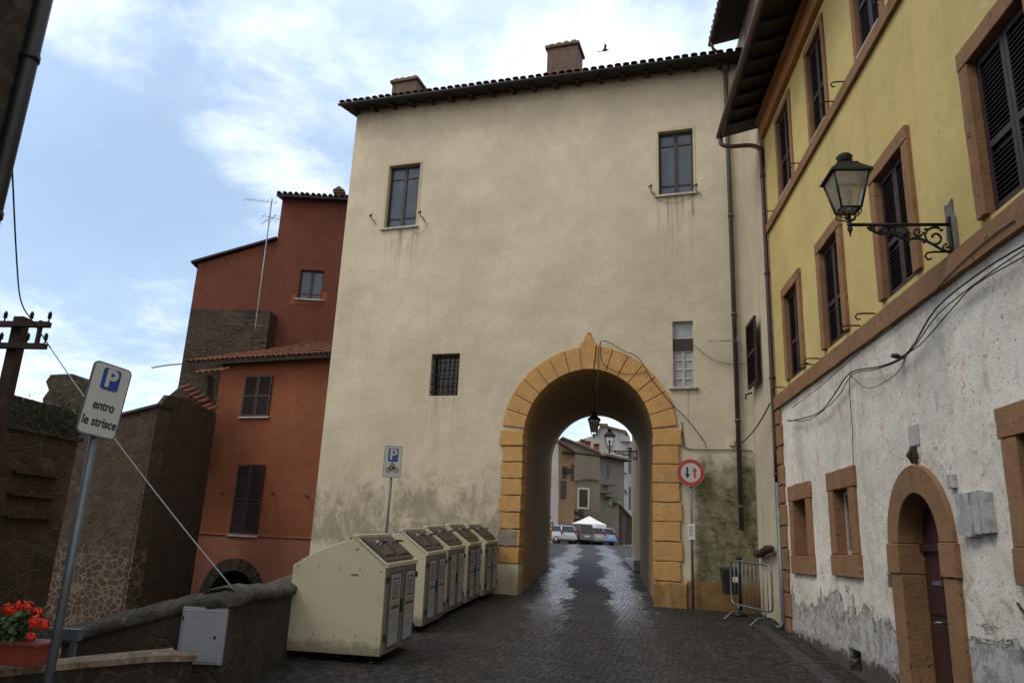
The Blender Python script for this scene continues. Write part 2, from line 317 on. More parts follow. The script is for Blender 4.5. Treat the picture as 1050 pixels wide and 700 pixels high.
M['pane'] = glass('window_pane', (.045, .075, .115), .12); M['pane_dark'] = glass('dark_pane', (.012, .013, .015))
M['curtain'] = glass('pane_with_lace_curtain', (.30, .33, .36), .25)
t = NT('lamp_glass'); t.b.inputs['Transmission Weight'].default_value = .75; M['lampglass'] = t.fin((.55, .52, .45), .25)
M['bulb'] = simple('opal_bulb', (.6, .58, .5), .3)

# street paving: small basalt setts, wet in the wheel tracks
t = NT('wet_basalt_setts'); co = t.map((1, 1, 1), rot=(0, 0, R(8)))
wv = t.warp(.10, 3.0, co); e = t.vor(9.5, 'DISTANCE_TO_EDGE', .55, wv); cell = t.vor(9.5, 'F1', .55, wv, 'Color')
cs = t.n('ShaderNodeSeparateColor'); t.put(cs.inputs[0], cell)
c_ = t.mix(cs.outputs[0], (.010, .009, .009), (.050, .044, .041)); c_ = t.mix(t.sm(e, .02, .10, 1, 0), c_, (.020, .017, .015))
big = t.noise(.5, 7, .65, .4); c_ = t.mix(t.sm(big, .45, .7, 0, .55), c_, (.030, .018, .014))
X = t.xyz()
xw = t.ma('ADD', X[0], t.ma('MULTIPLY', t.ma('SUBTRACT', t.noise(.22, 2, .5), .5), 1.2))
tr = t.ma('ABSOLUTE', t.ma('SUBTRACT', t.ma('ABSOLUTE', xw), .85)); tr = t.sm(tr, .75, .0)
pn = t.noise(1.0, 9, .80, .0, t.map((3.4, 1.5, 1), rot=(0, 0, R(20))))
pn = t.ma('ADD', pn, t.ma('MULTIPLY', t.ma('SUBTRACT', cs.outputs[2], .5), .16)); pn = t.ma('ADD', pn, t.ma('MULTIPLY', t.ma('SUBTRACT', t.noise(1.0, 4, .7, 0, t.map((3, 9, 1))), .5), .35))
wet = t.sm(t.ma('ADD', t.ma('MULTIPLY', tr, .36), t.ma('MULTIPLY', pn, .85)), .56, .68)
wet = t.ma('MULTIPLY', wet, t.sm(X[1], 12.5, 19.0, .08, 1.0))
rough = t.ma('SUBTRACT', .68, t.ma('MULTIPLY', wet, .30))
c_ = t.mix(t.ma('MULTIPLY', t.ma('MULTIPLY', wet, .75), t.sm(e, .02, .09)), c_, (.15, .16, .18))  # bright sky sheen of the wet tracks put into the base colour
t.put(t.b.inputs['Coat Weight'], wet); t.b.inputs['Coat Roughness'].default_value = .22
h = t.ma('ADD', t.ma('MULTIPLY', t.sm(e, 0, .16), .9), t.ma('MULTIPLY', cs.outputs[1], .6)); h = t.ma('ADD', h, t.ma('MULTIPLY', t.noise(60, 3, .6), .15)); h = t.ma('ADD', h, t.ma('MULTIPLY', t.noise(2.2, 3, .6), .8))
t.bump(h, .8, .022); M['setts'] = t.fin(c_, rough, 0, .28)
t = NT('grassy_earth'); n = t.noise(1.3, 8, .7); t.bump(n, .8, .1); M['earth'] = t.fin(t.mix(t.sm(n, .35, .65), (.05, .06, .02), (.09, .07, .045)), .95)

# ------------------------------------------------------------------ object helpers
def thing(name, label, cat, loc=(0, 0, 0), group=None):
    o = bpy.data.objects.new(name, None); COL.objects.link(o); o.empty_display_size = .2
    o.location = loc; o['label'] = label; o['category'] = cat
    if group: o['group'] = group
    return o
def tag(o, label, cat, group=None):
    o['label'] = label; o['category'] = cat
    if group: o['group'] = group
    return o
def wloc(o):
    v = Vector((0, 0, 0))
    while o is not None: v = v + o.location; o = o.parent
    return v
class Face:
    def __init__(s, o, ang=None, u=None, n=None):
        s.o = Vector((o[0], o[1], 0))
        if ang is not None: u = (math.cos(R(ang)), math.sin(R(ang))); n = (u[1], -u[0])
        s.u = Vector((*u, 0)); s.n = Vector((*n, 0))
    def P(s, u, z, d=0.0): return s.o + s.u * u + s.n * d + Vector((0, 0, z))
    def pick(s, x, y, d=0.0):
        r = ray(x, y); o = s.o + s.n * d; k = s.n.dot(o) / s.n.dot(r); q = r * k
        return (q - s.o).dot(s.u), q.z + EYE
class Rolled(Face):
    def __init__(s, o, ang, zc, roll): Face.__init__(s, o, ang=ang); s.zc = zc; s.c = math.cos(R(roll)); s.s = math.sin(R(roll))
    def P(s, u, z, d=0.0):
        q = z - s.zc; return Face.P(s, u * s.c + q * s.s, s.zc - u * s.s + q * s.c, d)
WORLD = Face((0, 0), u=(1, 0), n=(0, -1))
class MB:
    def __init__(s): s.v = []; s.f = []; s.mi = []; s.sm = []
    def add(s, vs, fs, mi=0, smooth=False):
        b = len(s.v); s.v += [Vector(p) for p in vs]
        for f in fs: s.f.append([b + i for i in f]); s.mi.append(mi); s.sm.append(smooth)
    def box(s, a, b, mi=0):
        x0, y0, z0 = a; x1, y1, z1 = b
        s.add([(x0, y0, z0), (x1, y0, z0), (x1, y1, z0), (x0, y1, z0), (x0, y0, z1), (x1, y0, z1), (x1, y1, z1), (x0, y1, z1)],
              [(0, 3, 2, 1), (4, 5, 6, 7), (0, 1, 5, 4), (1, 2, 6, 5), (2, 3, 7, 6), (3, 0, 4, 7)], mi)
    def hexa(s, p, mi=0):
        s.add(p, [(0, 3, 2, 1), (4, 5, 6, 7), (0, 1, 5, 4), (1, 2, 6, 5), (2, 3, 7, 6), (3, 0, 4, 7)], mi)
    def fbox(s, F, u0, u1, z0, z1, d0, d1, mi=0):
        s.hexa([F.P(u0, z0, d1), F.P(u1, z0, d1), F.P(u1, z0, d0), F.P(u0, z0, d0), F.P(u0, z1, d1), F.P(u1, z1, d1), F.P(u1, z1, d0), F.P(u0, z1, d0)], mi)
    def panel(s, F, outer, holes, d0, d1, mi=0, mis=None):
        """flat panel with holes between depths d0 (back) and d1 (front)"""
        loops = [outer] + holes; flat = [p for l in loops for p in l]
        tris = tessellate_polygon([[Vector((p[0], p[1], 0)) for p in l] for l in loops])
        n = len(flat); vs = [F.P(p[0], p[1], d1) for p in flat] + [F.P(p[0], p[1], d0) for p in flat]
        fs = [tuple(t) for t in tris] + [tuple(n + i for i in reversed(t)) for t in tris]
        s.add(vs, fs, mi); k = 0; sd = []
        for l in loops:
            m = len(l)
            for i in range(m): a, b = k + i, k + (i + 1) % m; sd.append((a, b, n + b, n + a))
            k += m
        s.add(vs, sd, mi if mis is None else mis)
    def tube(s, pts, r, n=8, mi=0, closed=False, smooth=True):
        pts = [Vector(p) for p in pts]; m = len(pts); rings = []; prev = None
        for i, p in enumerate(pts):
            a = pts[(i - 1) % m] if (closed or i > 0) else p; b = pts[(i + 1) % m] if (closed or i < m - 1) else p
            t = (b - a); t = t.normalized() if t.length > 1e-9 else Vector((0, 0, 1))
            if prev is None:
                x = t.orthogonal().normalized()
            else:
                x = prev - t * prev.dot(t); x = x.normalized() if x.length > 1e-6 else t.orthogonal().normalized()
            prev = x; y = t.cross(x); rr = r[i] if isinstance(r, (list, tuple)) else r
            rings.append([p + (x * math.cos(2 * math.pi * k / n) + y * math.sin(2 * math.pi * k / n)) * rr for k in range(n)])
        vs = [q for rg in rings for q in rg]; fs = []
        for i in range(m if closed else m - 1):
            for k in range(n):
                a = i * n; b = ((i + 1) % m) * n; fs.append((a + k, a + (k + 1) % n, b + (k + 1) % n, b + k))
        if not closed: fs.append(tuple(range(n - 1, -1, -1))); fs.append(tuple((m - 1) * n + k for k in range(n)))
        s.add(vs, fs, mi, smooth)
    def lathe(s, prof, c=(0, 0, 0), n=12, mi=0, smooth=True, rot=0.0, sq=None):
        """profile [(r,z)] about the vertical axis; n=4 gives square lanterns"""
        vs = []; fs = []; m = len(prof)
        for r_, z in prof:
            for k in range(n):
                a = 2 * math.pi * k / n + rot; vs.append((c[0] + r_ * math.cos(a), c[1] + r_ * math.sin(a), c[2] + z))
        for i in range(m - 1):
            for k in range(n): fs.append((i * n + k, i * n + (k + 1) % n, (i + 1) * n + (k + 1) % n, (i + 1) * n + k))
        fs.append(tuple(range(n - 1, -1, -1))); fs.append(tuple((m - 1) * n + k for k in range(n)))
        s.add(vs, fs, mi, smooth)
    def build(s, name, mats, parent=None, bevel=0.0, loc=None, seg=2):
        me = bpy.data.meshes.new(name)
        off = wloc(parent) if parent is not None else Vector(loc or (0, 0, 0))
        me.from_pydata([tuple(p - off) for p in s.v], [], s.f)
        if not isinstance(mats, (list, tuple)): mats = [mats]
        for m in mats: me.materials.append(M[m] if isinstance(m, str) else m)
        for p, mi, sm in zip(me.polygons, s.mi, s.sm): p.material_index = mi; p.use_smooth = sm
        bm = bmesh.new(); bm.from_mesh(me); bmesh.ops.remove_doubles(bm, verts=bm.verts, dist=1e-5)
        bmesh.ops.recalc_face_normals(bm, faces=bm.faces)
        if bevel > 0:
            es = [e for e in bm.edges if len(e.link_faces) == 2 and e.calc_face_angle(0) > .5]
            bmesh.ops.bevel(bm, geom=es, offset=bevel, segments=seg, profile=.6, affect='EDGES')
        bm.to_mesh(me); bm.free()
        o = bpy.data.objects.new(name, me); COL.objects.link(o)
        if parent is not None: o.parent = parent
        else: o.location = off
        return o
def struct(o): o['kind'] = 'structure'; return o
def kids(o): return [c for c in bpy.data.objects if c.parent == o]
def copy_tree(o, parent=None):
    c = o.copy(); COL.objects.link(c)
    if parent is not None: c.parent = parent
    for ch in kids(o): copy_tree(ch, c)
    return c
def arc(cu, cz, ru, rz, a0, a1, n):
    return [(cu + ru * math.cos(R(a0 + (a1 - a0) * i / n)), cz + rz * math.sin(R(a0 + (a1 - a0) * i / n))) for i in range(n + 1)]
def rect(u0, u1, z0, z1): return [(u0, z0), (u1, z0), (u1, z1), (u0, z1)]
def rough_rect(u0, u1, z0, z1, j=.012, n=6):
    pts = []
    for a, b in (((u0, z0), (u1, z0)), ((u1, z0), (u1, z1)), ((u1, z1), (u0, z1)), ((u0, z1), (u0, z0))):
        for i in range(n):
            t_ = i / n; pts.append((a[0] + (b[0] - a[0]) * t_ + random.uniform(-j, j), a[1] + (b[1] - a[1]) * t_ + random.uniform(-j, j)))
    return pts
def sag(a, b, s_=.1, n=14):
    a = Vector(a); b = Vector(b); return [a.lerp(b, i / n) - Vector((0, 0, 4 * s_ * (i / n) * (1 - i / n))) for i in range(n + 1)]
def smooth_path(pts, k=5):
    pts = [Vector(p) for p in pts]; o = []
    for i in range(len(pts) - 1):
        p0 = pts[max(i - 1, 0)]; p1 = pts[i]; p2 = pts[i + 1]; p3 = pts[min(i + 2, len(pts) - 1)]
        for j in range(k):
            t_ = j / k; o.append(.5 * ((2 * p1) + (p2 - p0) * t_ + (2 * p0 - 5 * p1 + 4 * p2 - p3) * t_ ** 2 + (3 * p1 - p0 - 3 * p2 + p3) * t_ ** 3))
    o.append(pts[-1]); return o
def tiles(O, E, Sv, pitch=.19, amp=.045, row=.38, tmax=None, thick=.03, tmin=None):
    """barrel tiles: O eave corner, E vector along the eave, Sv vector up the slope"""
    m = MB(); O = Vector(O); E = Vector(E); Sv = Vector(Sv); N = E.cross(Sv).normalized()
    if N.z < 0: N = -N
    nt_ = max(2, int(E.length / pitch)); nr = max(1, int(Sv.length / row))
    for i in range(nt_):
        tm = tmax((i + .5) / nt_) if tmax else 1.0
        t0 = tmin((i + .5) / nt_) if tmin else 0.0
        jx = random.uniform(-.012, .012)
        for r_ in range(nr):
            a = t0 + r_ / nr; b = min(a + 1.12 / nr, tm)
            if a >= tm: break
            rz = random.uniform(-.006, .006); vs = []
            for (tt, lift, rad) in ((a - (.02 if r_ == 0 else 0), .012 if r_ == 0 else .022, 1.0), (b, 0.0, .86)):
                for layer in (0, 1):
                    for k in range(7):
                        an = math.pi * k / 6; uu = -math.cos(an) * pitch * .40 * rad; hh = math.sin(an) * amp * 1.5 * rad
                        hh -= .014 * layer
                        vs.append(O + E * ((i + .5) / nt_) + E.normalized() * (uu + jx) + Sv * tt + N * (hh + lift + rz + .01))
            fs = []
            for k in range(6):
                fs.append((k, k + 1, 15 + k, 14 + k)); fs.append((7 + k, 21 + k, 22 + k, 8 + k)); fs.append((k, 7 + k, 8 + k, k + 1))
            m.add(vs, fs, 0, False)
    return m

# ================================================================== GROUND
ys = [-60, -20, 0, 4, 5.6, 5.62] + [7 + i for i in range(17)] + [24.4, 24.42, 26, 28, 31, 34, 37, 40, 43, 46, 50, 60, 70, 100, 200, 600]
xs = [-400, -60, -30, -12, -8, -6] ; xs2 = [-3.0, -2, -1, 0, 1, 2, 3, 3.8, 8, 30, 60, 400]
def parx(y):  # line of the parapet behind the bins
    return -3.50 - .14 * (y - 7.4) if y > 7.4 else -3.5 - .55 * (7.4 - y)
m = MB(); rows = []
for y in ys:
    r_ = []
    pit = 5.61 < y < 24.41
    px = max(-4.9, parx(y)) - .12
    for x in xs: r_.append((x, y, -2.0 if pit else g(y)))
    r_.append((px - .02, y, -2.0 if pit else g(y))); r_.append((px, y, g(y)))
    for x in xs2: r_.append((x, y, g(y)))
    rows.append(r_)
vs = [p for r_ in rows for p in r_]; nc = len(rows[0])
for j in range(len(ys) - 1):
    for i in range(nc - 1):
        q = (j * nc + i, j * nc + i + 1, (j + 1) * nc + i + 1, (j + 1) * nc + i)
        pitq = 5.61 < ys[j] < 24.41 and i < len(xs) + 1
        m.add([vs[k] for k in q], [(0, 1, 2, 3)], 1 if pitq else 0)
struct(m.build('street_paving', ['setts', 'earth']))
# pale drain strip of flat slabs along the right wall
m = MB(); y = 5.0
while y < 15:
    L = random.uniform(.38, .6); x0 = 3.0 + .01 * (y - 10) + random.uniform(-.015, .015); a, b = y + .02, y + L - .02
    m.hexa([(x0, a, g(a) - .03), (x0 + .25, a, g(a) - .03), (x0 + .25, b, g(b) - .03), (x0, b, g(b) - .03), (x0, a, g(a) + .006), (x0 + .25, a, g(a) + .006), (x0 + .25, b, g(b) + .006), (x0, b, g(b) + .006)])
    y += L
struct(m.build('gutter_slabs', simple('basalt_slab', (.045, .041, .040), .6, var=.6, sc=5, bump=.6, dirt=(.02, .018, .016))))

# ================================================================== GATE TOWER
TF = Face((0, 18), ang=-12); TR = Face((0, 24), ang=-12)
UL, UR, ZT = -7.36, 3.71, 14.02
AC, AH, AS, ARI = -.12, 1.57, 4.15, 1.64        # arch centre, half width, spring height, rise
tower = thing('gate_tower', 'tall cream plastered gate tower pierced by an ochre stone archway', 'tower', (0, 18, .45))
WN = dict(w1=(-6.09, -5.10, 10.07, 12.03), w2=(1.63, 2.50, 10.26, 12.06), w3=(-4.32, -3.52, 5.22, 6.34), w4=(1.93, 2.41, 5.31, 6.92))
archhole = [(AC - AH - .03, -.4)] + [(AC - AH - .03, AS)] + list(reversed(arc(AC, AS, AH + .03, ARI + .03, 0, 180, 28)))[1:-1] + [(AC + AH + .03, AS), (AC + AH + .03, -.4)]
m = MB()
outer = [(UL, -1.8), (AC - AH - .03, -1.8)] + archhole[0:0]
outer = [(UL, -2.2), (AC - AH - .03, -2.2)] + archhole[1:-1] + [(AC + AH + .03, -.4), (UR, -.4), (UR, ZT), (UL, ZT)]
m.panel(TF, outer, [rect(*v) for v in WN.values()], -.32, 0)
m.fbox(TF, UL, UL + .3, -2.2, ZT, -6.0, -.322); m.fbox(TF, UR - .3, UR, -.4, ZT, -6.0, -.322)
# rear wall with the rear arch
RC, RH = .08, 1.45
rh = [(RC - RH, AS + .05)] + list(reversed(arc(RC, AS + .05, RH, 1.52, 0, 180, 24)))[1:-1] + [(RC + RH, AS + .05), (RC + RH, -.4)]
m.panel(TR, [(UL - 1.25, -.4), (RC - RH, -.4)] + rh + [(UR - 1.25, -.4), (UR - 1.25, ZT), (UL - 1.25, ZT)], [], -.3, 0)
m.build('wall', 'tower', tower)
# vaulted passage
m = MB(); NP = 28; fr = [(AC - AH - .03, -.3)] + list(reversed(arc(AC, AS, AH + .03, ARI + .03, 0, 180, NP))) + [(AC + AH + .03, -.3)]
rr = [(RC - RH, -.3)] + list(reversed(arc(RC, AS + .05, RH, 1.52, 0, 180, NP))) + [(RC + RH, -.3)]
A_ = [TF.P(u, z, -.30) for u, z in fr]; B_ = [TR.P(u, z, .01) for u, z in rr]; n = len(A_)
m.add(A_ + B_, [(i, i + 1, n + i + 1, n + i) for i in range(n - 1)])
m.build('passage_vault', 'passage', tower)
# ochre stone surround: jamb blocks, imposts, voussoirs, keystone
m = MB(); RO = .58
def block(u0, u1, z0, z1, d=.06): m.panel(TF, rough_rect(u0, u1, z0, z1, .011, 4), [], -.32, d + random.uniform(-.008, .008))
zz_ = 1.15; hL = (3.92 - 1.15) / 7
for i in range(7):
    wv_ = .52 + (.03 if i % 2 else 0); block(AC - AH - wv_, AC - AH, zz_ + .012, zz_ + hL - .012); zz_ += hL
block(AC - AH - .60, AC - AH + .0, 3.93, 4.31, .085)
zz_ = .95; hR = (3.94 - .95) / 7
for i in range(7):
    wv_ = .60 + (.04 if i % 2 else 0); block(AC + AH, AC + AH + wv_, zz_ + .012, zz_ + hR - .012); zz_ += hR
block(AC + AH, AC + AH + .655, 3.95, 4.32, .075)
block(AC + AH, AC + AH + .72, -.1, .94, .08)
nv = 14
for i in range(nv + 1):
    a0 = 6.5 + (173 - 6.5) * (i - .02) / (nv + 1); a1 = 6.5 + (173 - 6.5) * (i + 1) / (nv + 1); key = i == nv // 2
    a0 += .35; a1 -= .35; ro = RO + (.0 if not key else .06) + random.uniform(-.01, .01); k = 4
    pts = [(AC + AH * math.cos(R(a0 + (a1 - a0) * j / k)), AS + ARI * math.sin(R(a0 + (a1 - a0) * j / k))) for j in range(k + 1)]
    po = [(AC + (AH + ro) * math.cos(R(a0 + (a1 - a0) * j / k)), AS + (ARI + ro) * math.sin(R(a0 + (a1 - a0) * j / k))) for j in range(k, -1, -1)]
    if key:
        mu = (po[0][0] + po[-1][0]) / 2; zt = po[0][1]; po = [po[0], (mu - .10, zt + .10), (mu - .08, zt + .22), (mu, zt + .26), (mu + .08, zt + .22), (mu + .10, zt + .10), po[-1]]
        ku, kz = mu, zt
        # po runs from the left end, so order the crest the same way
        po = [po[0]] + sorted(po[1:-1], key=lambda p: p[0] if po[0][0] < po[-1][0] else -p[0]) + [po[-1]]
    m.panel(TF, pts + po, [], -.32, .06 + (.035 if key else random.uniform(-.008, .008)))
m.build('arch_surround', 'arch', tower, bevel=.012, seg=1)
m = MB(); m.lathe([(0.0, 0), (.045, .02), (.065, .06), (.045, .10), (.0, .12)], TF.P(ku, kz + .20, .03), 10); m.build('finial', 'brown_stone', tower)
m = MB(); m.fbox(TF, AC + AH + .73, UR - .02, -.1, .98, -.1, .03); m.build('dado', 'dado', tower)
m = MB(); m.fbox(TF, AC - AH - .6, AC - AH - .0, -.3, 1.14, -.3, .05); m.build('jamb_base', 'tower', tower)
m = MB(); m.panel(TF, rough_rect(-2.22, -1.78, 1.56, 1.92, .02, 4), [], .05, .078); m.build('mortar_patch', simple('grey_mortar_patch', (.22, .19, .17), .9), tower)

def casement(F, v, par, nm='window', frame='dark_wood', pane='pane', rec=.16, rows_=(.72, .14), bars=True, sillm='sill', mid=True, fw=.06, sill=True, rim=None):
    u0, u1, z0, z1 = v; m = MB(); um = (u0 + u1) / 2; d = -rec
    def bar(a, b, c_, e_, dd=.03): m.fbox(F, a, b, c_, e_, d - dd, d + dd)
    bar(u0, u0 + fw, z0, z1); bar(u1 - fw, u1, z0, z1); bar(u0 + fw, u1 - fw, z0, z0 + fw); bar(u0 + fw, u1 - fw, z1 - fw, z1)
    if mid: bar(um - fw * .75, um + fw * .75, z0 + fw, z1 - fw, .036)
    for rz in rows_:
        zr = z0 + (z1 - z0) * rz
        for a, b in ((u0 + fw, um - fw * .75), (um + fw * .75, u1 - fw)) if mid else ((u0 + fw, u1 - fw),): bar(a, b, zr - .022, zr + .022, .026)
    o = m.build(nm, frame, par, bevel=.004, seg=1)
    p = MB(); p.fbox(F, u0 + .01, u1 - .01, z0 + .01, z1 - .01, d - .012, d + .004); p.build('pane', pane, o)
    bk = MB(); bk.fbox(F, u0 - .1, u1 + .1, z0 - .1, z1 + .1, -.75, -.40)
    if sill:
        s_ = MB(); s_.fbox(F, u0 - .09, u1 + .09, z0 - .055, z0 - .002, -rec, .075); s_.build('sill', sillm, o, bevel=.006, seg=1)
    if rim:
        r_ = MB(); r_.panel(F, rect(u0 - .07, u1 + .05, z0 - .0, z1 + .07), [rect(u0, u1, z0 + .001, z1)], .001, .014); r_.build('rim', rim, o)
    return o
M['rimpl'] = plaster('cream_rim', (.50, .43, .28), amt=.3)
casement(TF, WN['w1'], tower, rows_=(.80, .17), rim='rimpl'); casement(TF, WN['w2'], tower, rows_=(.80, .17), rim='rimpl')
casement(TF, (WN['w4'][0], WN['w4'][1], 5.31, 6.20), tower, frame='wframe', pane='curtain', mid=True, rows_=(.25, .5, .75), fw=.035, rec=.10)
casement(TF, (WN['w4'][0], WN['w4'][1], 6.50, 6.92), tower, frame='wframe', pane='curtain', mid=False, rows_=(), fw=.04, rec=.12, sill=False)
m = MB(); m.fbox(TF, 1.93, 2.41, 6.202, 6.498, -.14, -.05); m.build('transom_panel', 'dark_wood', tower)
# barred window
v = WN['w3']; m = MB()
for i in range(6): u = v[0] + .06 + i * (v[1] - v[0] - .12) / 5; m.tube([TF.P(u, v[2], -.07), TF.P(u, v[3], -.07)], .014, 6)
for i in range(5): z = v[2] + .12 + i * (v[3] - v[2] - .24) / 4; m.tube([TF.P(v[0], z, -.072), TF.P(v[1], z, -.072)], .014, 6)
o = m.build('barred_window', 'iron', tower); m = MB(); m.fbox(TF, v[0] + .005, v[1] - .005, v[2] + .005, v[3] - .005, -.31, -.28); m.build('pane', 'pane_dark', o)
# brackets and loose wires beside the two upper windows
def bracket(u, z, dirn=1):
    m = MB(); m.tube([TF.P(u, z, 0), TF.P(u, z, .16), TF.P(u + .04 * dirn, z + .07, .20)], .014, 6); m.tube([TF.P(u + .04 * dirn, z + .07, .20), TF.P(u + .02, z + .12, .16), TF.P(u - .05 * dirn, z + .05, .17)], .022, 6)
    m.tube([TF.P(u, z, .02), TF.P(u + .09 * dirn, z - .1, .09), TF.P(u + .12 * dirn, z - .16, .05)], .009, 5); m.build('bracket', 'iron', tower)
for q in ((383, 226), (433, 223), (668, 197), (714, 196)): u, z = TF.pick(*q); bracket(u, z)
def wall_cable(F, pix, par, r_=.010, mat='cable', d=.03, name='cable', k=4):
    pts = [F.P(*F.pick(x, y, d), d) for x, y in pix]; m = MB(); m.tube(smooth_path(pts, k), r_ * .68, 6); return m.build(name, mat, par)
wall_cable(TF, [(434, 223), (437, 232), (431, 239), (424, 238)], tower, .007)
wall_cable(TF, [(668, 197), (676, 205), (690, 208), (704, 204), (714, 197)], tower, .007); wall_cable(TF, [(714, 197), (709, 205), (711, 220)], tower, .006)
wall_cable(TF, [(610, 402), (613, 390), (616, 350), (640, 360), (655, 367), (668, 388), (690, 415), (705, 430), (722, 452), (724, 459)], tower, .014, d=.10)
wall_cable(TF, [(616, 350), (618, 372), (640, 383), (662, 381)], tower, .009, d=.08)
wall_cable(TF, [(699, 432), (701, 452), (706, 460), (745, 461), (772, 462)], tower, .016, d=.03)
wall_cable(TF, [(710, 352), (730, 368), (750, 373), (766, 372)], tower, .008, d=.05)
m = MB(); u, z = TF.pick(748, 456); m.fbox(TF, u, u + .12, z - .02, z + .12, 0, .06); m.build('junction_box', 'rimpl', tower, bevel=.01)
# diagonal crack scar under the eave
wall_cable(TF, [(625, 97), (645, 86), (665, 73)], tower, .012, mat='rimpl', d=.0)
# drainpipe at the right corner
m = MB(); p0 = TF.P(3.36, 13.6, .10); m.tube([p0 + Vector((0, 0, .35)), p0, TF.P(3.36, 2.1, .10)], .055, 10)
for z in (12, 9.5, 7, 4.5, 2.6): m.tube([TF.P(3.36, z - .03, .10), TF.P(3.36, z + .03, .10)], .07, 10)
m.lathe([(.06, -.12), (.11, 0), (.12, .16), (.12, .18)], TF.P(3.36, 13.6, .10), 10); m.build('drainpipe', 'lead', tower)
# roof
EZ = 13.98; d_ = .58; sl = .20
def ez(u): return EZ - .26 * (u - UL) / (UR - UL)
def roofP(u, t_): return TF.P(u, ez(u) + t_ * sl, d_ - t_)
roofL, roofR = UL - .28, UR + .10
m = MB(); a = [roofP(roofL, 0), roofP(roofR, 0), roofP(roofR, 7), roofP(roofL, 7)]
m.hexa([p - Vector((0, 0, .07)) for p in a] + [p for p in a]); roof = m.build('roof', 'soffit', tower)
E_ = roofP(roofR, 0) - roofP(roofL, 0)
m = tiles(roofP(roofL, 0) + Vector((0, 0, .01)), E_, roofP(roofL, 3) - roofP(roofL, 0), .215, .028, .4); m.build('roof_tiles', 'tile', roof)
m = MB(); u = UL
while u < UR - .1:
    e_ = ez(u); m.hexa([TF.P(u, e_ - .095, .36), TF.P(u + .09, e_ - .095, .36), TF.P(u + .09, e_ - .07, -.1), TF.P(u, e_ - .07, -.1), TF.P(u, e_ - .072, .36), TF.P(u + .09, e_ - .072, .36), TF.P(u + .09, e_ + .03, -.1), TF.P(u, e_ + .03, -.1)]); m.build('rafter', 'dark_wood', roof); m = MB(); u += .62
m = MB(); pts = [roofP(roofL, -.03) - Vector((0, 0, .06)), roofP(roofR, -.03) - Vector((0, 0, .06))]
m.tube(pts, .045, 8); m.build('eave_board', 'soffit', roof)
def chimney(F, u0, u1, zb, zt, dd0, dd1, par, cap=True):
    m = MB(); m.fbox(F, u0, u1, zb, zt, dd0, dd1); m.fbox(F, u0 - .06, u1 + .06, zt + .001, zt + .10, dd0 - .06, dd1 + .06)
    o = m.build('chimney', 'brick', par, bevel=.012, seg=1)
    t_ = MB(); n = 4
    for i in range(n):
        uu = u0 + (u1 - u0) * (i + .5) / n; hx = (u1 - u0) / n * .46; am = zt + .101
        t_.hexa([F.P(uu - hx, am, dd1 + .05), F.P(uu + hx, am, dd1 + .05), F.P(uu + hx, am, dd0 - .05), F.P(uu - hx, am, dd0 - .05),
                 F.P(uu - hx * .5, am + .12 + random.uniform(-.03, .03), dd1 - .05), F.P(uu + hx * .5, am + .12, dd1 - .05), F.P(uu + hx * .5, am + .12, dd0 + .05), F.P(uu - hx * .5, am + .12, dd0 + .05)])
    t_.build('chimney_cap', 'terracotta', o, bevel=.02); return o
chimney(TF, -1.62, -.72, 13.9, 15.58, -1.3, -.6, roof); chimney(TF, -6.55, -5.72, 13.9, 15.18, -1.2, -.5, roof)

# side building just past the arch on the right
sb = thing('side_house', 'tan plastered house wall just beyond the right side of the archway', 'house', (1.66, 24.6, .9))
m = MB(); m.box((1.62, 23.65, .0), (1.9, 24.6, 6.1)); m.box((1.64, 24.6, .3), (5.0, 31.0, 6.3)); m.build('wall', plaster('tan_plaster', (.40, .29, .16), amt=.5), sb)
m = MB(); m.box((1.50, 24.62, 6.302), (5.1, 31.1, 6.42)); m.build('roof', 'tile', sb)
m = MB(); m.box((1.38, 25, g(27)-.1), (1.63, 31, g(31) + .10)); m.build('kerb', 'sill', sb, bevel=.02)

# ================================================================== YELLOW HOUSE (right)
XR = 3.6
YF = Face((XR, 0), u=(0, 1), n=(-1, 0))
yh = thing('yellow_house', 'long yellow and peeling white street house with brown stone window surrounds', 'house', (XR, 10, .05))
Y0, Y1 = 3.2, 14.95
lowW = [(13.21, 14.03, 1.62, 2.54), (11.06, 11.72, 1.66, 2.56), (5.75, 6.72, 1.75, 2.66)]
midW = [(13.00, 13.88, 4.72, 6.30), (10.76, 11.64, 4.72, 6.30), (8.33, 9.21, 4.72, 6.30), (5.76, 6.72, 4.70, 6.28)]
topW = [(12.95, 13.83, 8.28, 9.95), (10.86, 11.68, 8.28, 9.95), (8.60, 9.42, 8.28, 9.95), (6.2, 7.0, 8.28, 9.95)]
DC, DH, DS = 8.89, .53, 1.80
m = MB(); G_ = .03; door_hole = [(DC - DH - G_, DS)] + list(reversed(arc(DC, DS, DH + G_, DH + G_, 0, 180, 20)))[1:-1] + [(DC + DH + G_, DS)]
grow = lambda v, k: rect(v[0] - k, v[1] + k, v[2] - k, v[3] + k)
outer = [(Y0, -.5), (DC - DH - G_, -.5)] + door_hole + [(DC + DH + G_, -.5), (Y1, -.3), (Y1, 4.36), (Y0, 4.36)]
m.panel(YF, outer, [grow(v, .03) for v in lowW] + [rect(11.12, 11.62, .12, .42)], -.42, 0); m.build('lower_wall', 'white', yh)
m = MB(); m.panel(YF, rect(Y0, Y1, 4.361, 10.9), [grow(v, .015) for v in midW + topW], -.42, -.004); m.build('upper_wall', 'yellow', yh)
m = MB(); m.fbox(YF, Y0, Y1, -.5, 10.9, -6.5, -1.0); m.build('rear_block', 'yellow', yh)
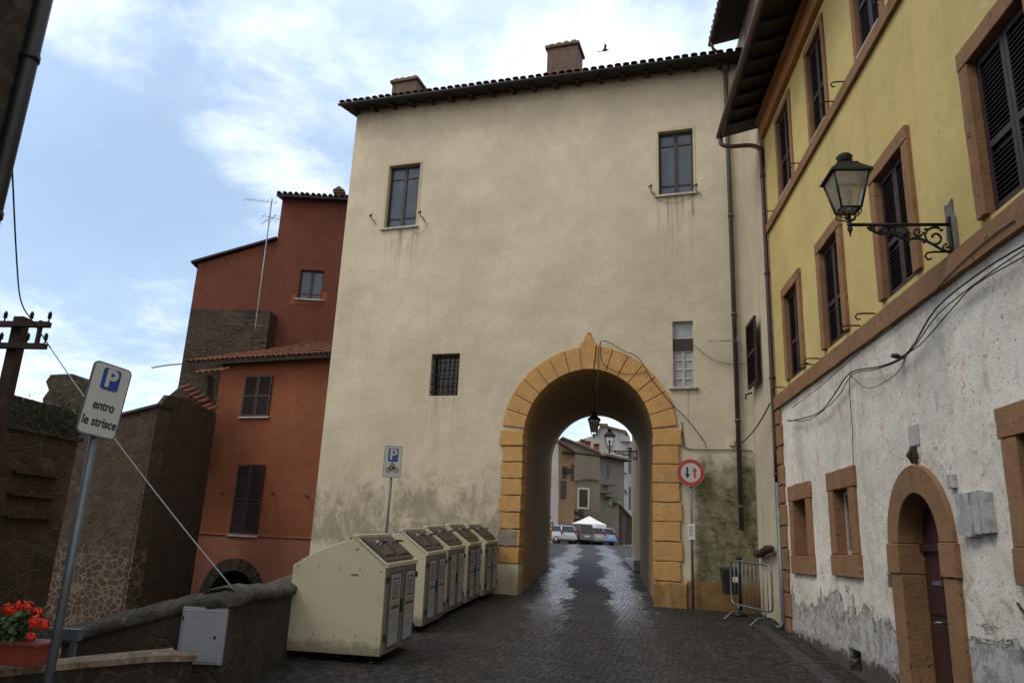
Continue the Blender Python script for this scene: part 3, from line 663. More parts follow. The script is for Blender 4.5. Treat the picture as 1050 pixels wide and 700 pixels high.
m = MB(); m.fbox(YF, Y1 - .3, Y1 - .001, -.5, 10.9, -1.0, -.43); m.build('end_wall', 'yellow', yh); m = MB(); m.fbox(YF, Y0, Y0 + .3, -.5, 10.9, -1.0, -.43); m.build('end_wall', 'yellow', yh)
def surround(v, w_, par, d=.045, lug=0.0, name='window_surround', sill=True, z0x=0.0, mat='brown_stone', dep=-.14):
    u0, u1, z0, z1 = v; m = MB()
    m.panel(YF, rough_rect(u0 - w_, u0 - .001, z0, z1, .006, 5), [], dep, d); m.panel(YF, rough_rect(u1 + .001, u1 + w_, z0, z1, .006, 5), [], dep, d)
    m.panel(YF, rough_rect(u0 - w_ - lug, u1 + w_ + lug, z1 + .004, z1 + w_ * 1.15, .006, 6), [], dep, d + .006)
    if sill:
        m.panel(YF, rough_rect(u0 - w_ - lug, u1 + w_ + lug, z0 - w_ * 1.25 - z0x, z0 - .004, .006, 6), [], dep, d + .006)
    return m.build(name, mat, par, bevel=.008, seg=1)
for v in lowW:
    o = surround(v, .24, yh, .05, .03, dep=-.38)
    if v is lowW[1]:
        casement(YF, v, o, frame='wframe', pane='pane_dark', mid=True, rows_=(), rec=.14, sill=False, nm='casement')
    else:
        p = MB(); p.fbox(YF, *v, -.26, -.22); p.build('pane', 'pane_dark', o)
def louvre(F, v, par, d=-.06, name='shutter', n=None, mat='shutter', mid=.5, leaves=2):
    u0, u1, z0, z1 = v; m = MB(); W = (u1 - u0) / leaves
    for L in range(leaves):
        a = u0 + L * W + .004; b = u0 + (L + 1) * W - .004; fr_ = .055
        m.fbox(F, a, a + fr_, z0, z1, d - .02, d + .02); m.fbox(F, b - fr_, b, z0, z1, d - .02, d + .02)
        zs = [z0, z0 + (z1 - z0) * mid, z1 - .07]
        for zq in (z0, z0 + (z1 - z0) * mid - .035, z1 - .07): m.fbox(F, a + fr_, b - fr_, zq, zq + .07, d - .02, d + .02)
        z = z0 + .085
        while z < z1 - .10:
            if not (z0 + (z1 - z0) * mid - .07 < z < z0 + (z1 - z0) * mid + .045):
                m.hexa([F.P(a + fr_, z - .014, d + .017), F.P(b - fr_, z - .014, d + .017), F.P(b - fr_, z + .014, d - .017), F.P(a + fr_, z + .014, d - .017),
                        F.P(a + fr_, z - .007, d + .017), F.P(b - fr_, z - .007, d + .017), F.P(b - fr_, z + .021, d - .017), F.P(a + fr_, z + .021, d - .017)])
            z += .047
        m.fbox(F, a + .01, b - .01, z0 + .01, z1 - .01, d - .032, d - .022)
    return m.build(name, mat, par)
def hook(y, z):
    m = MB(); P = lambda du, dz, d: YF.P(y + du, z + dz, d)
    m.tube([P(0, 0, 0), P(0, 0, .15), P(0, -.01, .22), P(0, -.05, .245), P(0, -.085, .22), P(0, -.075, .185)], .011, 6); m.build('shutter_hook', 'iron', yh)
for v in midW:
    o = surround(v, .17, yh, .05, 0, sill=False); louvre(YF, v, o, mid=.42)
for v in topW:
    o = surround(v, .12, yh, .03, 0, sill=False); louvre(YF, v, o, mid=.45)
    m = MB(); m.fbox(YF, v[0], v[1], v[2] - .03, v[2] + .001, -.05, .05); m.build('sill', 'sill', o)
for yy, z in ((14.3, 4.66), (12.45, 4.66), (12.05, 4.66), (10.2, 4.66), (9.65, 4.66), (7.55, 4.66), (14.25, 8.24), (12.3, 8.24), (10.4, 8.24), (9.9, 8.24), (8.2, 8.24)): hook(yy, z)
m = MB(); m.panel(YF, rough_rect(Y0, Y1 + .01, 4.34, 4.70 - .11, .008, 40), [], -.02, .065); m.panel(YF, rough_rect(Y0, Y1 + .01, 8.06, 8.245, .004, 30), [], -.02, .055); m.build('string_course', 'brown_stone', yh)
# quoins
m = MB(); z = .15; i = 0
while z < 4.25:
    h = random.uniform(.34, .44); w_ = .36 if i % 2 else .30
    if z + h > 4.32: h = 4.32 - z
    m.panel(YF, rough_rect(Y1 - w_, Y1 + .012, z + .015, z + h - .015, .012, 3), [], -.03, .055); z += h; i += 1
m.build('quoins', 'brown_stone', yh, bevel=.012, seg=1)
# door surround and door
m = MB(); w_ = .31
def seg_arch(a0, a1, ri, ro, d):
    k = 10; m.panel(YF, arc(DC, DS + .003, ri, ri, a0, a1, k) + list(reversed(arc(DC, DS + .003, ro, ro, a0, a1, k))), [], -.40, d)
seg_arch(0, 89.3, DH, DH + w_, .05); seg_arch(90.7, 180, DH, DH + w_, .05)
m.panel(YF, rough_rect(DC - DH - w_, DC - DH, -.3, 1.46, .006, 6), [], -.40, .045); m.panel(YF, rough_rect(DC + DH, DC + DH + w_, -.3, 1.46, .006, 6), [], -.40, .045)
m.fbox(YF, DC - DH - w_ - .03, DC - DH + .002, 1.464, 1.798, -.40, .065); m.fbox(YF, DC + DH - .002, DC + DH + w_ + .03, 1.464, 1.798, -.40, .065)
ds = m.build('door_surround', 'brown_stone', yh, bevel=.008, seg=1)
m = MB(); dd = -.23
m.panel(YF, [(DC - DH - .02, -.3), (DC + DH + .02, -.3)] + arc(DC, DS, DH + .02, DH + .02, 0, 180, 16), [], dd - .05, dd)
m.fbox(YF, DC - DH, DC + DH, 1.72, 1.80, dd, dd + .05)
for a, b, c1, c2 in ((-.50, -.10, .25, .95), (-.50, -.10, 1.05, 1.62), (.10, .50, .25, .95), (.10, .50, 1.05, 1.62)): m.fbox(YF, DC + a, DC + b, c1, c2, dd, dd + .02)
m.fbox(YF, DC - .03, DC + .03, -.1, 1.72, dd, dd + .03); dr = m.build('door', 'door', yh, bevel=.005, seg=1)
m = MB(); m.tube([YF.P(DC + .12, .98, dd), YF.P(DC + .12, .98, dd + .09), YF.P(DC + .22, .97, dd + .09)], .014, 8); m.fbox(YF, DC + .08, DC + .3, 1.36, 1.41, dd + .02, dd + .035); m.build('handle', 'galv', dr)
m = MB(); m.box((XR - .12, DC - .62, -.3), (XR + .4, DC + .62, .06)); m.build('doorstep', 'sill', yh, bevel=.02)
m = MB(); m.panel(YF, rect(8.68, 8.94, 2.85, 3.08), [], 0, .018); m.build('wall_plaque', 'marble', yh, bevel=.006)
m = MB(); m.fbox(YF, 8.78, 8.86, 2.66, 2.84, 0, .05); m.tube([YF.P(8.82, 2.84, .03), YF.P(8.82, 2.74, .09), YF.P(8.82, 2.66, .03)], .02, 6); m.build('plaque_bracket', 'rust', yh)
m = MB()
for i in range(4): a = 7.28 + i * .145; m.panel(YF, rough_rect(a, a + .135, 1.86 + random.uniform(-.03, .02), 2.25 + random.uniform(-.02, .02), .006, 4), [], .0, .075 + random.uniform(-.008, .008))
m.build('wooden_hatch', 'oldwood', yh)
m = MB(); m.fbox(YF, 7.93, 8.04, 2.32, 2.46, 0, .05); m.build('meter_cap', 'oldwood', yh, bevel=.01)
m = MB(); m.fbox(YF, 9.76, 9.83, 1.30, 1.46, .0, .05); m.build('doorbell', 'galv', yh, bevel=.008)
m = MB(); m.fbox(YF, 11.13, 11.61, .13, .41, -.3, -.2); m.tube([YF.P(11.6, .15, -.02), YF.P(11.15, .33, .0)], .012, 6); m.build('cellar_vent', 'rust', yh)
m = MB(); m.tube(smooth_path([YF.P(7.1, 1.30, .0), YF.P(6.9, 1.22, .04), YF.P(6.6, 1.13, .03), YF.P(6.3, 1.1, .04), YF.P(5.9, 1.0, .0)]), .012, 6); m.build('iron_rod', 'rust', yh)
# eave: soffit, cornice, gutter, downpipe
m = MB(); m.fbox(YF, Y0, Y1 + .02, 10.25, 10.60, -.003, .10); m.fbox(YF, Y0, Y1 + .04, 10.60, 10.72, -.003, .17); m.build('cornice', simple('orange_cornice', (.34, .15, .04), .8, var=.2), yh, bevel=.02)
m = MB(); e0, e1 = Y0, Y1 + .55
m.hexa([(XR - .78, e0, 10.62), (XR - .78, e1, 10.62), (XR + 4, e1, 12.0), (XR + 4, e0, 12.0), (XR - .78, e0, 10.70), (XR - .78, e1, 10.70), (XR + 4, e1, 12.1), (XR + 4, e0, 12.1)]); rf = m.build('roof', 'soffit', yh)
m = MB(); y = e0 + .1
while y < e1 - .1: m.hexa([(XR - .74, y, 10.54), (XR - .74, y + .09, 10.54), (XR + .1, y + .09, 10.79), (XR + .1, y, 10.79), (XR - .74, y, 10.63), (XR - .74, y + .09, 10.63), (XR + .1, y + .09, 10.87), (XR + .1, y, 10.87)]); m.build('rafter', 'dark_wood', rf); m = MB(); y += .55
m = tiles((XR - .80, e0, 10.72), (0, e1 - e0, 0), (3.0, 0, .87), .2, .045); m.build('roof_tiles', 'tile', rf)
m = MB(); m.tube([(XR - .84, e0, 10.66), (XR - .84, e1 + .02, 10.66)], .075, 10); gt = m.build('gutter', 'gutter', rf)
m = MB(); m.tube(smooth_path([(XR - .82, e1 - .06, 10.60), (XR - .82, e1 - .08, 10.42), (XR - .66, e1 - .14, 10.32), (XR - .25, e1 - .35, 10.22), (XR - .08, Y1 + .07, 10.05), (XR - .06, Y1 + .05, 9.8), (XR - .06, Y1 + .05, 7), (XR - .06, Y1 + .05, 2.9)], 4), .047, 10)
for z in (9.4, 7.2, 5.0, 3.1): m.tube([(XR - .06, Y1 + .05, z - .025), (XR - .06, Y1 + .05, z + .025)], .06, 10)
m.build('downpipe', 'gutter', yh)
m = MB(); m.tube([(XR - .06, Y1 + .05, 2.95), (XR - .06, Y1 + .05, .5), (XR - .10, Y1 + .05, .36), (XR - .2, Y1 + .03, .33)], .05, 10); m.build('downpipe_foot', 'pole', yh)
# cables slung along the wall
def wc(pix, r_=.011, d=.06, name='cable', mat='cable'): return wall_cable(YF, pix, yh, r_, mat, d, name)
wc([(1060, 246), (1010, 276), (960, 316), (932, 360), (905, 375), (872, 382), (855, 405), (838, 424), (808, 432)], .014, .09)
wc([(1060, 250), (1012, 282), (962, 322), (930, 364), (900, 378), (874, 384), (858, 408), (830, 430), (806, 430)], .010, .07)
wc([(1052, 262), (1000, 292), (975, 318), (945, 352), (930, 362)], .010, .08)
wc([(1040, 226), (1010, 248), (975, 280), (950, 308), (915, 336), (880, 362), (845, 393), (812, 418)], .009, .075)
wc([(930, 364), (918, 384), (890, 398), (872, 384)], .007, .06); wc([(872, 383), (871, 400), (874, 440), (875, 482)], .008, .03)
wc([(941, 470), (940, 463)], .02, .03)
m = MB(); q = YF.pick(918, 366, .1); m.tube([YF.P(q[0], q[1], .0), YF.P(q[0], q[1], .1)], .02, 6); m.tube([YF.P(q[0] - .06, q[1], .1), YF.P(q[0] + .06, q[1] + .03, .1)], .03, 6); m.build('cable_clamp', 'iron', yh)

# ================================================================== NARROW CREAM HOUSE between tower and yellow house
nh = thing('narrow_cream_house', 'narrow tall cream house squeezed between the gate tower and yellow house', 'house', (3.62, 15.1, .3))
NF = Face((3.60, 0), u=(0, 1), n=(-1, 0))
m = MB(); m.fbox(NF, 14.97, 17.6, -.3, 14.4, -5, -.01); m.build('wall', 'cream', nh)
m = MB(); m.panel(NF, [(14.98, 9.6), (15.35, 9.8), (15.2, 10.6), (15.7, 11.6), (15.5, 12.6), (16.3, 13.3), (16.5, 14.38), (14.98, 14.38)], [], -.009, .012); m.build('bare_masonry', stone('bare_masonry', (.30, .25, .18), (.36, .31, .24), 5.5, .12, 1.2, dirt=.3), nh)
m = MB(); m.hexa([(2.95, 14.4, 14.25), (2.95, 17.15, 14.25), (8, 17.15, 15.6), (8, 14.4, 15.6), (2.95, 14.4, 14.34), (2.95, 17.15, 14.34), (8, 17.15, 15.7), (8, 14.4, 15.7)]); rf = m.build('roof', 'soffit', nh)
m = tiles((2.92, 14.4, 14.36), (0, 2.75, 0), (2.5, 0, .67), .2, .045); m.build('roof_tiles', 'tile', rf)
m = MB(); m.tube([(2.90, 14.4, 14.30), (2.90, 17.2, 14.30)], .06, 8); m.tube(smooth_path([(2.92, 17.0, 14.25), (2.95, 17.02, 14.05), (3.2, 17.1, 13.9), (3.3, 17.2, 13.7)]), .04, 8); m.build('gutter', 'gutter', rf)
# shutter hinged open, seen nearly edge on
sh = louvre(Face((3.50, 0), u=(0, 1), n=(-1, 0)), (16.05, 16.95, 5.15, 6.62), nh, d=.02, leaves=1, mid=.5)
m = MB(); m.tube([(3.56, 17.0, 5.1), (3.42, 17.0, 5.05), (3.42, 17.0, 4.95)], .02, 6); m.build('shutter_catch', 'rust', sh)
m = MB(); m.tube(smooth_path([(3.5, 16.95, 1.63), (3.5, 16.5, 1.62), (3.49, 16.0, 1.70), (3.5, 15.55, 1.73)]), [.07, .08, .085, .075, .08, .07, .075, .09, .08, .07, .08, .09, .085, .07, .07, .06], 8); m.build('stone_stub', 'rust', nh)
m = MB(); m.tube(sag(TF.P(3.36, 3.95, .16), (3.5, 15.1, 4.5), .12), .014, 6); m.build('cable', 'cable', nh)

# ================================================================== STREET LANTERNS
def lantern(parent, c, s_=1.0):
    """four sided lantern, c = bottom of the body; parts are added to parent"""
    c = Vector(c); q = math.pi / 4; h = .40 * s_; rb, rt = .145 * s_, .265 * s_
    m = MB()
    for k in range(4):
        a = q + k * math.pi / 2; p0 = c + Vector((rb * math.cos(a), rb * math.sin(a), 0)); p1 = c + Vector((rt * math.cos(a), rt * math.sin(a), h)); m.tube([p0, p1], .012 * s_, 6)
        a2 = a + math.pi / 2; p2 = c + Vector((rb * math.cos(a2), rb * math.sin(a2), 0)); p3 = c + Vector((rt * math.cos(a2), rt * math.sin(a2), h)); m.tube([p0, p2], .012 * s_, 6); m.tube([p1, p3], .014 * s_, 6)
        # curved stays below
        pts = [c + Vector((rb * .9 * math.cos(a), rb * .9 * math.sin(a), 0)), c + Vector((rb * .95 * math.cos(a), rb * .95 * math.sin(a), -.06 * s_)), c + Vector((.05 * s_ * math.cos(a), .05 * s_ * math.sin(a), -.11 * s_)), c + Vector((0, 0, -.15 * s_))]
        m.tube(smooth_path(pts, 4), .008 * s_, 5)
        a = k * math.pi / 2; pm = c + Vector((rb * .72 * math.cos(a), rb * .72 * math.sin(a), 0)); m.tube([pm, pm + Vector((0, 0, -.05 * s_)), c + Vector((0, 0, -.13 * s_))], .006 * s_, 5)
    fr_ = m.build('frame', 'iron', parent)
    m = MB(); m.lathe([(rt + .045 * s_, h - .015 * s_), (rt + .04 * s_, h + .01 * s_), (.17 * s_, h + .11 * s_), (.15 * s_, h + .14 * s_), (.06 * s_, h + .145 * s_)], c, 4, rot=q, smooth=False)
    m.lathe([(.04 * s_, h + .14 * s_), (.05 * s_, h + .17 * s_), (.085 * s_, h + .19 * s_), (.07 * s_, h + .22 * s_), (.09 * s_, h + .24 * s_), (.06 * s_, h + .275 * s_), (.01, h + .29 * s_)], c, 14); m.build('cap', 'iron', parent)
    m = MB(); m.lathe([(rb - .006, .012 * s_), (rt - .008, h - .02 * s_)], c, 4, rot=q, smooth=False)
    m.build('glass', 'lampglass', parent)
    m = MB(); m.lathe([(.02 * s_, .02 * s_), (.03 * s_, .10 * s_), (.045 * s_, .17 * s_), (.04 * s_, .22 * s_), (.015 * s_, .24 * s_)], c, 10); m.build('bulb', 'bulb', parent)
def spiral(c, r0, r1, a0, turns, ax='x', n=22, flip=1):
    pts = []
    for i in range(n + 1):
        t_ = i / n; r_ = r0 + (r1 - r0) * t_; a = a0 + flip * turns * 2 * math.pi * t_; pts.append(Vector((c[0] + r_ * math.cos(a), c[1], c[2] + r_ * math.sin(a))))
    return pts
lp = thing('wall_lantern', 'black cast iron lantern on a scrolled bracket on the yellow wall', 'street lamp', (XR, 7.46, 4.92))
B0 = Vector((XR, 7.46, 4.92)); tip = B0 + Vector((-.99, 0, 0))
m = MB(); m.tube([B0, tip], .019, 8); m.tube([tip + Vector((0, 0, .12)), tip + Vector((0, 0, -.02))], .022, 8); m.lathe([(.005, -.13), (.012, -.09), (.03, -.05), (.018, -.02), (.03, .0), (.02, .03)], tip, 8)
m.box((XR - .03, 7.43, 4.62), (XR, 7.49, 5.00))
def sc_(x, z, r0, r1, a0, t_, f=1, w=.012): m.tube(spiral((XR + x, 7.46, 4.92 + z), r0, r1, R(a0), t_, flip=f), w, 6)
sc_(-.17, -.14, .115, .02, 60, 1.35, 1, .013); sc_(-.33, -.08, .055, .012, 0, 1.2, -1); sc_(-.06, -.26, .05, .012, 90, 1.2, 1)
sc_(-.44, -.10, .055, .012, 90, 1.3, 1); sc_(-.55, -.07, .045, .01, 0, 1.2, -1); sc_(-.66, -.055, .045, .01, 180, 1.3, 1); sc_(-.78, -.04, .035, .01, 90, 1.2, -1)
m.tube(smooth_path([B0 + Vector((-.03, 0, -.30)), B0 + Vector((-.12, 0, -.27)), B0 + Vector((-.22, 0, -.20)), B0 + Vector((-.34, 0, -.15)), B0 + Vector((-.46, 0, -.16)), B0 + Vector((-.58, 0, -.10)), B0 + Vector((-.70, 0, -.10)), B0 + Vector((-.82, 0, -.03))]), .014, 6)
for (x, z) in ((-.25, -.05), (-.50, -.03), (-.38, -.15), (-.10, -.06), (-.28, -.19), (-.60, -.10)): m.lathe([(.0, -.02), (.022, 0), (.0, .02)], B0 + Vector((x, 0, z)), 7)
m.build('bracket', 'iron', lp); lantern(lp, tip + Vector((0, 0, .16)), .95)
m = MB(); m.panel(YF, rough_rect(7.36, 7.56, 4.62, 5.16, .03, 5), [], 0, .012); m.build('mortar_fixing', 'asphalt_patch', yh)
# the same lantern again beyond the arch
fl = copy_tree(lp); fl['label'] = 'small black lantern on a scrolled bracket seen through the archway'
fl.location = (1.64, 27.6, 5.02)
p = atY(609, 445, 20.6)
hl = thing('hanging_lantern', 'black lantern hanging on a chain inside the archway', 'lantern', (.06, 20.6, 4.62))
lantern(hl, (.06, 20.6, 4.66), .80)
m = MB(); m.tube([(.06, 20.6, 5.15), (.06, 20.6, 5.85)], .012, 6); m.lathe([(.005, -.16), (.02, -.1), (.03, -.06), (.01, 0)], (.06, 20.6, 4.62), 8); m.build('chain', 'iron', hl)

# ================================================================== SIGNS
def text_mesh(body, size, par, loc, rotm, mat, offset=0.0, ext=.0015, sx=1.0):
    cu = bpy.data.curves.new('t', 'FONT'); cu.body = body; cu.size = size; cu.align_x = 'CENTER'; cu.align_y = 'CENTER'; cu.extrude = ext; cu.offset = offset
    to = bpy.data.objects.new('t', cu); COL.objects.link(to); bpy.context.view_layer.update()
    me = bpy.data.meshes.new_from_object(to.evaluated_get(bpy.context.evaluated_depsgraph_get())); bpy.data.objects.remove(to)
    me.transform(Matrix.Diagonal((sx, 1, 1, 1))); me.transform(rotm); me.materials.clear(); me.materials.append(M[mat])
    o = bpy.data.objects.new('lettering', me); COL.objects.link(o); o.parent = par; o.location = loc; return o
def rrect(w_, h_, r_, n=4):
    pts = []
    for cx, cz, a in ((w_ / 2 - r_, h_ / 2 - r_, 0), (-w_ / 2 + r_, h_ / 2 - r_, 90), (-w_ / 2 + r_, -h_ / 2 + r_, 180), (w_ / 2 - r_, -h_ / 2 + r_, 270)):
        pts += [(cx + r_ * math.cos(R(a + 90 * i / n)), cz + r_ * math.sin(R(a + 90 * i / n))) for i in range(n + 1)]
    return pts
def parking_sign(name, label, loc, zc, w_, h_, ang, lines, base_z, lean=(0, 0), bike=False, roll=0):
    root = thing(name, label, 'sign', (loc[0], loc[1], base_z))
    F = Rolled(loc, ang, zc, roll); m = MB(); m.tube([(loc[0] + lean[0], loc[1] + lean[1], base_z), (loc[0], loc[1], zc + h_ * .40)], .030, 12); m.build('pole', 'pole', root)
    off = lambda pts, z: [(a, b + z) for a, b in pts]
    m = MB(); m.panel(F, off(rrect(w_, h_, .04), zc), [], .040, .052); pl = m.build('sign_plate', 'pole', root)
    m = MB(); m.panel(F, off(rrect(w_ - .022, h_ - .022, .032), zc), [], .0525, .0545); m.build('plate_face', 'sign_white', pl)
    bw = w_ * (.46 if not bike else .56); bh = h_ * .30 if not bike else h_ * .42; bz = zc + h_ * (.29 if not bike else .21)
    m = MB(); m.panel(F, off(rrect(bw, bh, .022), bz), [], .055, .0565); m.build('blue_panel', 'sign_blue', pl)
    X_ = F.u * F.c - Vector((0, 0, F.s)); Z_ = F.u * F.s + Vector((0, 0, F.c)); rot = Matrix(((X_.x, Z_.x, F.n.x, 0), (X_.y, Z_.y, F.n.y, 0), (X_.z, Z_.z, 0, 0), (0, 0, 0, 1)))
    def txt(s_, size, z, mat, of=0, sx=1.0):
        o = text_mesh(s_, size, pl, F.P(0, z, .0585) - Vector((loc[0], loc[1], base_z)), rot, mat, of, sx=sx)
    txt('P', bh * 1.12, bz, 'sign_white', .006)
    for s_, z, size in lines: txt(s_, size, zc + z, 'sign_black', .0012, .78)
    if bike:
        m = MB(); P = lambda u, z: F.P(u, zc + z, .058)
        s2 = w_ / .34
        ring = lambda cx, cz, r_: m.tube([P(cx + r_ * math.cos(k * math.pi / 9), cz + r_ * math.sin(k * math.pi / 9)) for k in range(18)], .007, 5, closed=True)
        ring(-.075 * s2, -.155 * s2, .045 * s2); ring(.075 * s2, -.155 * s2, .045 * s2)
        for pts in (((-.075, -.155), (-.03, -.09), (.03, -.10), (.075, -.155)), ((-.075, -.155), (.0, -.155), (.03, -.10)), ((-.02, -.03), (.03, -.06), (.045, -.09)), ((-.02, -.03), (-.045, -.085), (.005, -.105), (-.01, -.15))):
            m.tube([P(a * s2, b * s2) for a, b in pts], .010, 5)
        m.lathe([(0, -.02), (.02, 0), (0, .02)], P(-.01 * s2, .005 * s2), 8); m.build('motorcycle_symbol', 'sign_black', pl)
    m = MB(); m.tube([(loc[0], loc[1], zc - h_ * .3), (loc[0], loc[1], zc - h_ * .3 + .03)], .036, 10); m.tube([(loc[0], loc[1], zc + h_ * .28), (loc[0], loc[1], zc + h_ * .28 + .03)], .036, 10); m.build('clamp', 'galv', root)
    return root
parking_sign('parking_sign', 'white parking sign reading entro le strisce on a grey pole', (-3.57, 5.08), 2.48, .30, .535, 66, [('entro', -.045, .094), ('le strisce', -.165, .094)], -.05, roll=5)
parking_sign('parking_sign', 'small parking sign with motorcycle symbol behind the beige bins', (-4.30, 16.1), 3.21, .385, .68, 22, [], .35, bike=True)
ns = thing('traffic_sign', 'round red rimmed sign with a black and a red arrow', 'sign', (2.22, 17.35, .42))
F = Face((2.22, 17.35), ang=-4); m = MB(); m.tube([F.P(0, .38, 0), F.P(0, 3.50, 0)], .027, 10); m.build('pole', 'pole', ns)
disc = lambda r_: [(r_ * math.cos(k * math.pi / 20), 3.31 + r_ * math.sin(k * math.pi / 20)) for k in range(40)]
m = MB(); m.panel(F, disc(.305), [], .035, .048); pl = m.build('sign_plate', 'galv', ns)
m = MB(); m.panel(F, disc(.292), [], .0485, .050); m.build('red_ring', 'sign_red', pl)
m = MB(); m.panel(F, disc(.215), [], .0503, .052); m.build('white_disc', 'sign_white', pl)
def arrow(cx, up, mat, nm):
    s_ = 1 if up else -1; z = 3.31; pts = [(-.022, -.12), (.022, -.12), (.022, .03), (.058, .03), (0, .125), (-.058, .03), (-.022, .03)]
    m = MB(); m.panel(F, [(cx + a, z + s_ * b) for a, b in pts], [], .0523, .054); m.build(nm, mat, pl)
arrow(-.075, False, 'sign_black', 'black_arrow'); arrow(.085, True, 'sign_red', 'red_arrow')
m = MB(); m.fbox(F, -.09, .07, 1.86, 2.20, .028, .036); m.fbox(F, -.085, .065, 1.865, 2.195, .0365, .038); nn = m.build('notice_sheet', 'paper', ns)
m = MB()
for i in range(5): m.fbox(F, -.06, .04 - .02 * (i % 2), 2.12 - i * .045, 2.135 - i * .045, .0385, .0395)
m.build('notice_lines', 'ink', nn)

# ================================================================== BINS
def make_bin(kind):
    """local frame: front faces +X, width along Y from 0 to 1.36, ground z=0; prototype at the origin"""
    W_, D_ = 1.36, 1.30
    root = thing('street_bin', '', 'bin', (0, 0, 0))
    prof = [(-D_, .10), (-D_, 1.17), (-D_ + .14, 1.26), (-D_ + .32, 1.36), (-D_ + .50, 1.44), (-D_ + .68, 1.505), (-D_ + .84, 1.54), (-.42, 1.555), (-.01, 1.235), (0, 1.2), (0, .10)]
    BF = Face((0, 0), u=(1, 0), n=(0, -1))
    m = MB(); m.panel(BF, prof, [], -W_ + .012, -.012); m.build('body', 'bin', root, bevel=.012)
    m = MB()   # rim following the lid on both sides
    for yy in (.0, W_ - .03):
        m.hexa([(-.44, yy, 1.545), (-.41, yy, 1.535), (-.41, yy + .03, 1.535), (-.44, yy + .03, 1.545), (-.44, yy, 1.60), (-.40, yy, 1.59), (-.40, yy + .03, 1.59), (-.44, yy + .03, 1.60)])
        m.hexa([(-.43, yy, 1.54), (.012, yy, 1.205), (.012, yy + .03, 1.205), (-.43, yy + .03, 1.54), (-.43, yy, 1.575), (.02, yy, 1.25), (.02, yy + .03, 1.25), (-.43, yy + .03, 1.575)])
    m.box((-.50, 0, 1.553), (-.40, W_, 1.60)); m.box((-.012, .0, 1.19), (.035, W_, 1.25)); m.build('lid_rim', 'bin_edge', root, bevel=.008)
    sd = Vector((.42, 0, -.32)).normalized(); nd = Vector((.32, 0, .42)).normalized(); o0 = Vector((-.41, 0, 1.552))
    for k in range(2):
        y0 = .06 + k * .635; y1 = y0 + .60; m = MB()
        q = lambda s_, y, h: o0 + sd * s_ + nd * h + Vector((0, y, 0))
        m.hexa([q(.03, y0, 0), q(.48, y0, 0), q(.48, y1, 0), q(.03, y1, 0), q(.03, y0, .03), q(.48, y0, .03), q(.48, y1, .03), q(.03, y1, .03)])
        m.hexa([q(.10, y0 + .08, .031), q(.42, y0 + .08, .031), q(.42, y1 - .08, .031), q(.10, y1 - .08, .031), q(.12, y0 + .10, .055), q(.40, y0 + .10, .055), q(.40, y1 - .10, .055), q(.12, y1 - .10, .055)])
        ld = m.build('lid', 'bin_lid', root, bevel=.006)
        m = MB(); ym = (y0 + y1) / 2; m.tube(smooth_path([q(.19, ym - .09, .055), q(.21, ym - .09, .12), q(.25, ym, .135), q(.21, ym + .09, .12), q(.19, ym + .09, .055)], 3), .011, 6); m.build('handle', 'black_plastic', ld)
        if k == 0 or kind:
            m = MB(); m.hexa([q(.12, ym - .06, .056), q(.20, ym - .06, .056), q(.20, ym + .05, .056), q(.12, ym + .05, .056), q(.12, ym - .06, .059), q(.20, ym - .06, .059), q(.20, ym + .05, .059), q(.12, ym + .05, .059)]); m.build('sticker', 'poster', ld)
        # door
        y0 = .05 + k * .645; y1 = y0 + .615; m = MB(); m.box((.0, y0, .12), (.028, y1, 1.185)); dr = m.build('door', 'bin_door', root, bevel=.006)
        m = MB(); m.box((.0285, y0 + .10, .17), (.036, y1 - .06, 1.13)); m.build('poster_frame', 'poster_rim', dr)
        m = MB(); m.box((.0365, y0 + .13, .20), (.038, y1 - .09, 1.10)); m.build('poster', 'poster', dr)
        ink = {0: 'ink_brown', 1: 'ink_green', 2: 'ink_yellow', 3: 'ink_blue', 4: 'ink'}[kind]; m = MB(); a, b = y0 + .19, y1 - .15
        m.box((.0385, a, .78), (.040, b, .80)); m.box((.0385, a, 1.03), (.040, b, 1.05)); m.box((.0385, a, .80), (.040, a + .02, 1.03)); m.box((.0385, b - .02, .80), (.040, b, 1.03))
        m.box((.0385, a - .02, .655), (.040, b + .02, .695)); m.build('coloured_mark', ink, dr)
        m = MB(); m.box((.0385, a + .06, .82), (.0395, b - .06, 1.0))
        for i in range(2): m.box((.0385, a, .73 - i * .025), (.0395, b, .742 - i * .025))
        for i in range(9): m.box((.0385, a - .02, .60 - i * .024 - (.05 if i > 3 else 0)), (.0395, b + .02 - .03 * (i % 3), .608 - i * .024 - (.05 if i > 3 else 0)))
        m.build('printed_lines', simple('poster_grey_ink', (.19, .195, .21), .6), dr)
        yh_ = y0 if k == 0 else y1; m = MB()
        for z in (.28, 1.0): m.box((.02, yh_ - .018, z), (.05, yh_ + .018, z + .08))
        m.build('hinge', 'black_plastic', dr)
        if k == 0: m = MB(); m.box((.03, y1 - .03, .58), (.055, y1 + .01, .76)); m.build('lock', 'black_plastic', dr)
    m = MB()
    for x in (-.15, -1.1):
        for y in (.12, W_ - .12): m.lathe([(.05, 0), (.05, .02), (.02, .03), (.02, .12)], (x, y, 0), 8)
    m.build('feet', 'black_plastic', root)
    m = MB(); m.tube([(-.62, .30, 1.5), (-.62, .30, 1.585), (-.62, .5, 1.585), (-.62, .5, 1.5)], .013, 6); m.tube([(-.62, .86, 1.5), (-.62, .86, 1.585), (-.62, 1.06, 1.585), (-.62, 1.06, 1.5)], .013, 6); m.build('lifting_loop', 'galv', root)
    m = MB()
    for x in (-.06, -.35, -.64, -.93, -1.22):
        for z in (.32, 1.16 if x < -.1 else 1.14): m.lathe([(.010, 0), (.008, .004)], (0, 0, 0), 6) if False else m.box((x - .007, .004, z), (x + .007, .011, z + .014))
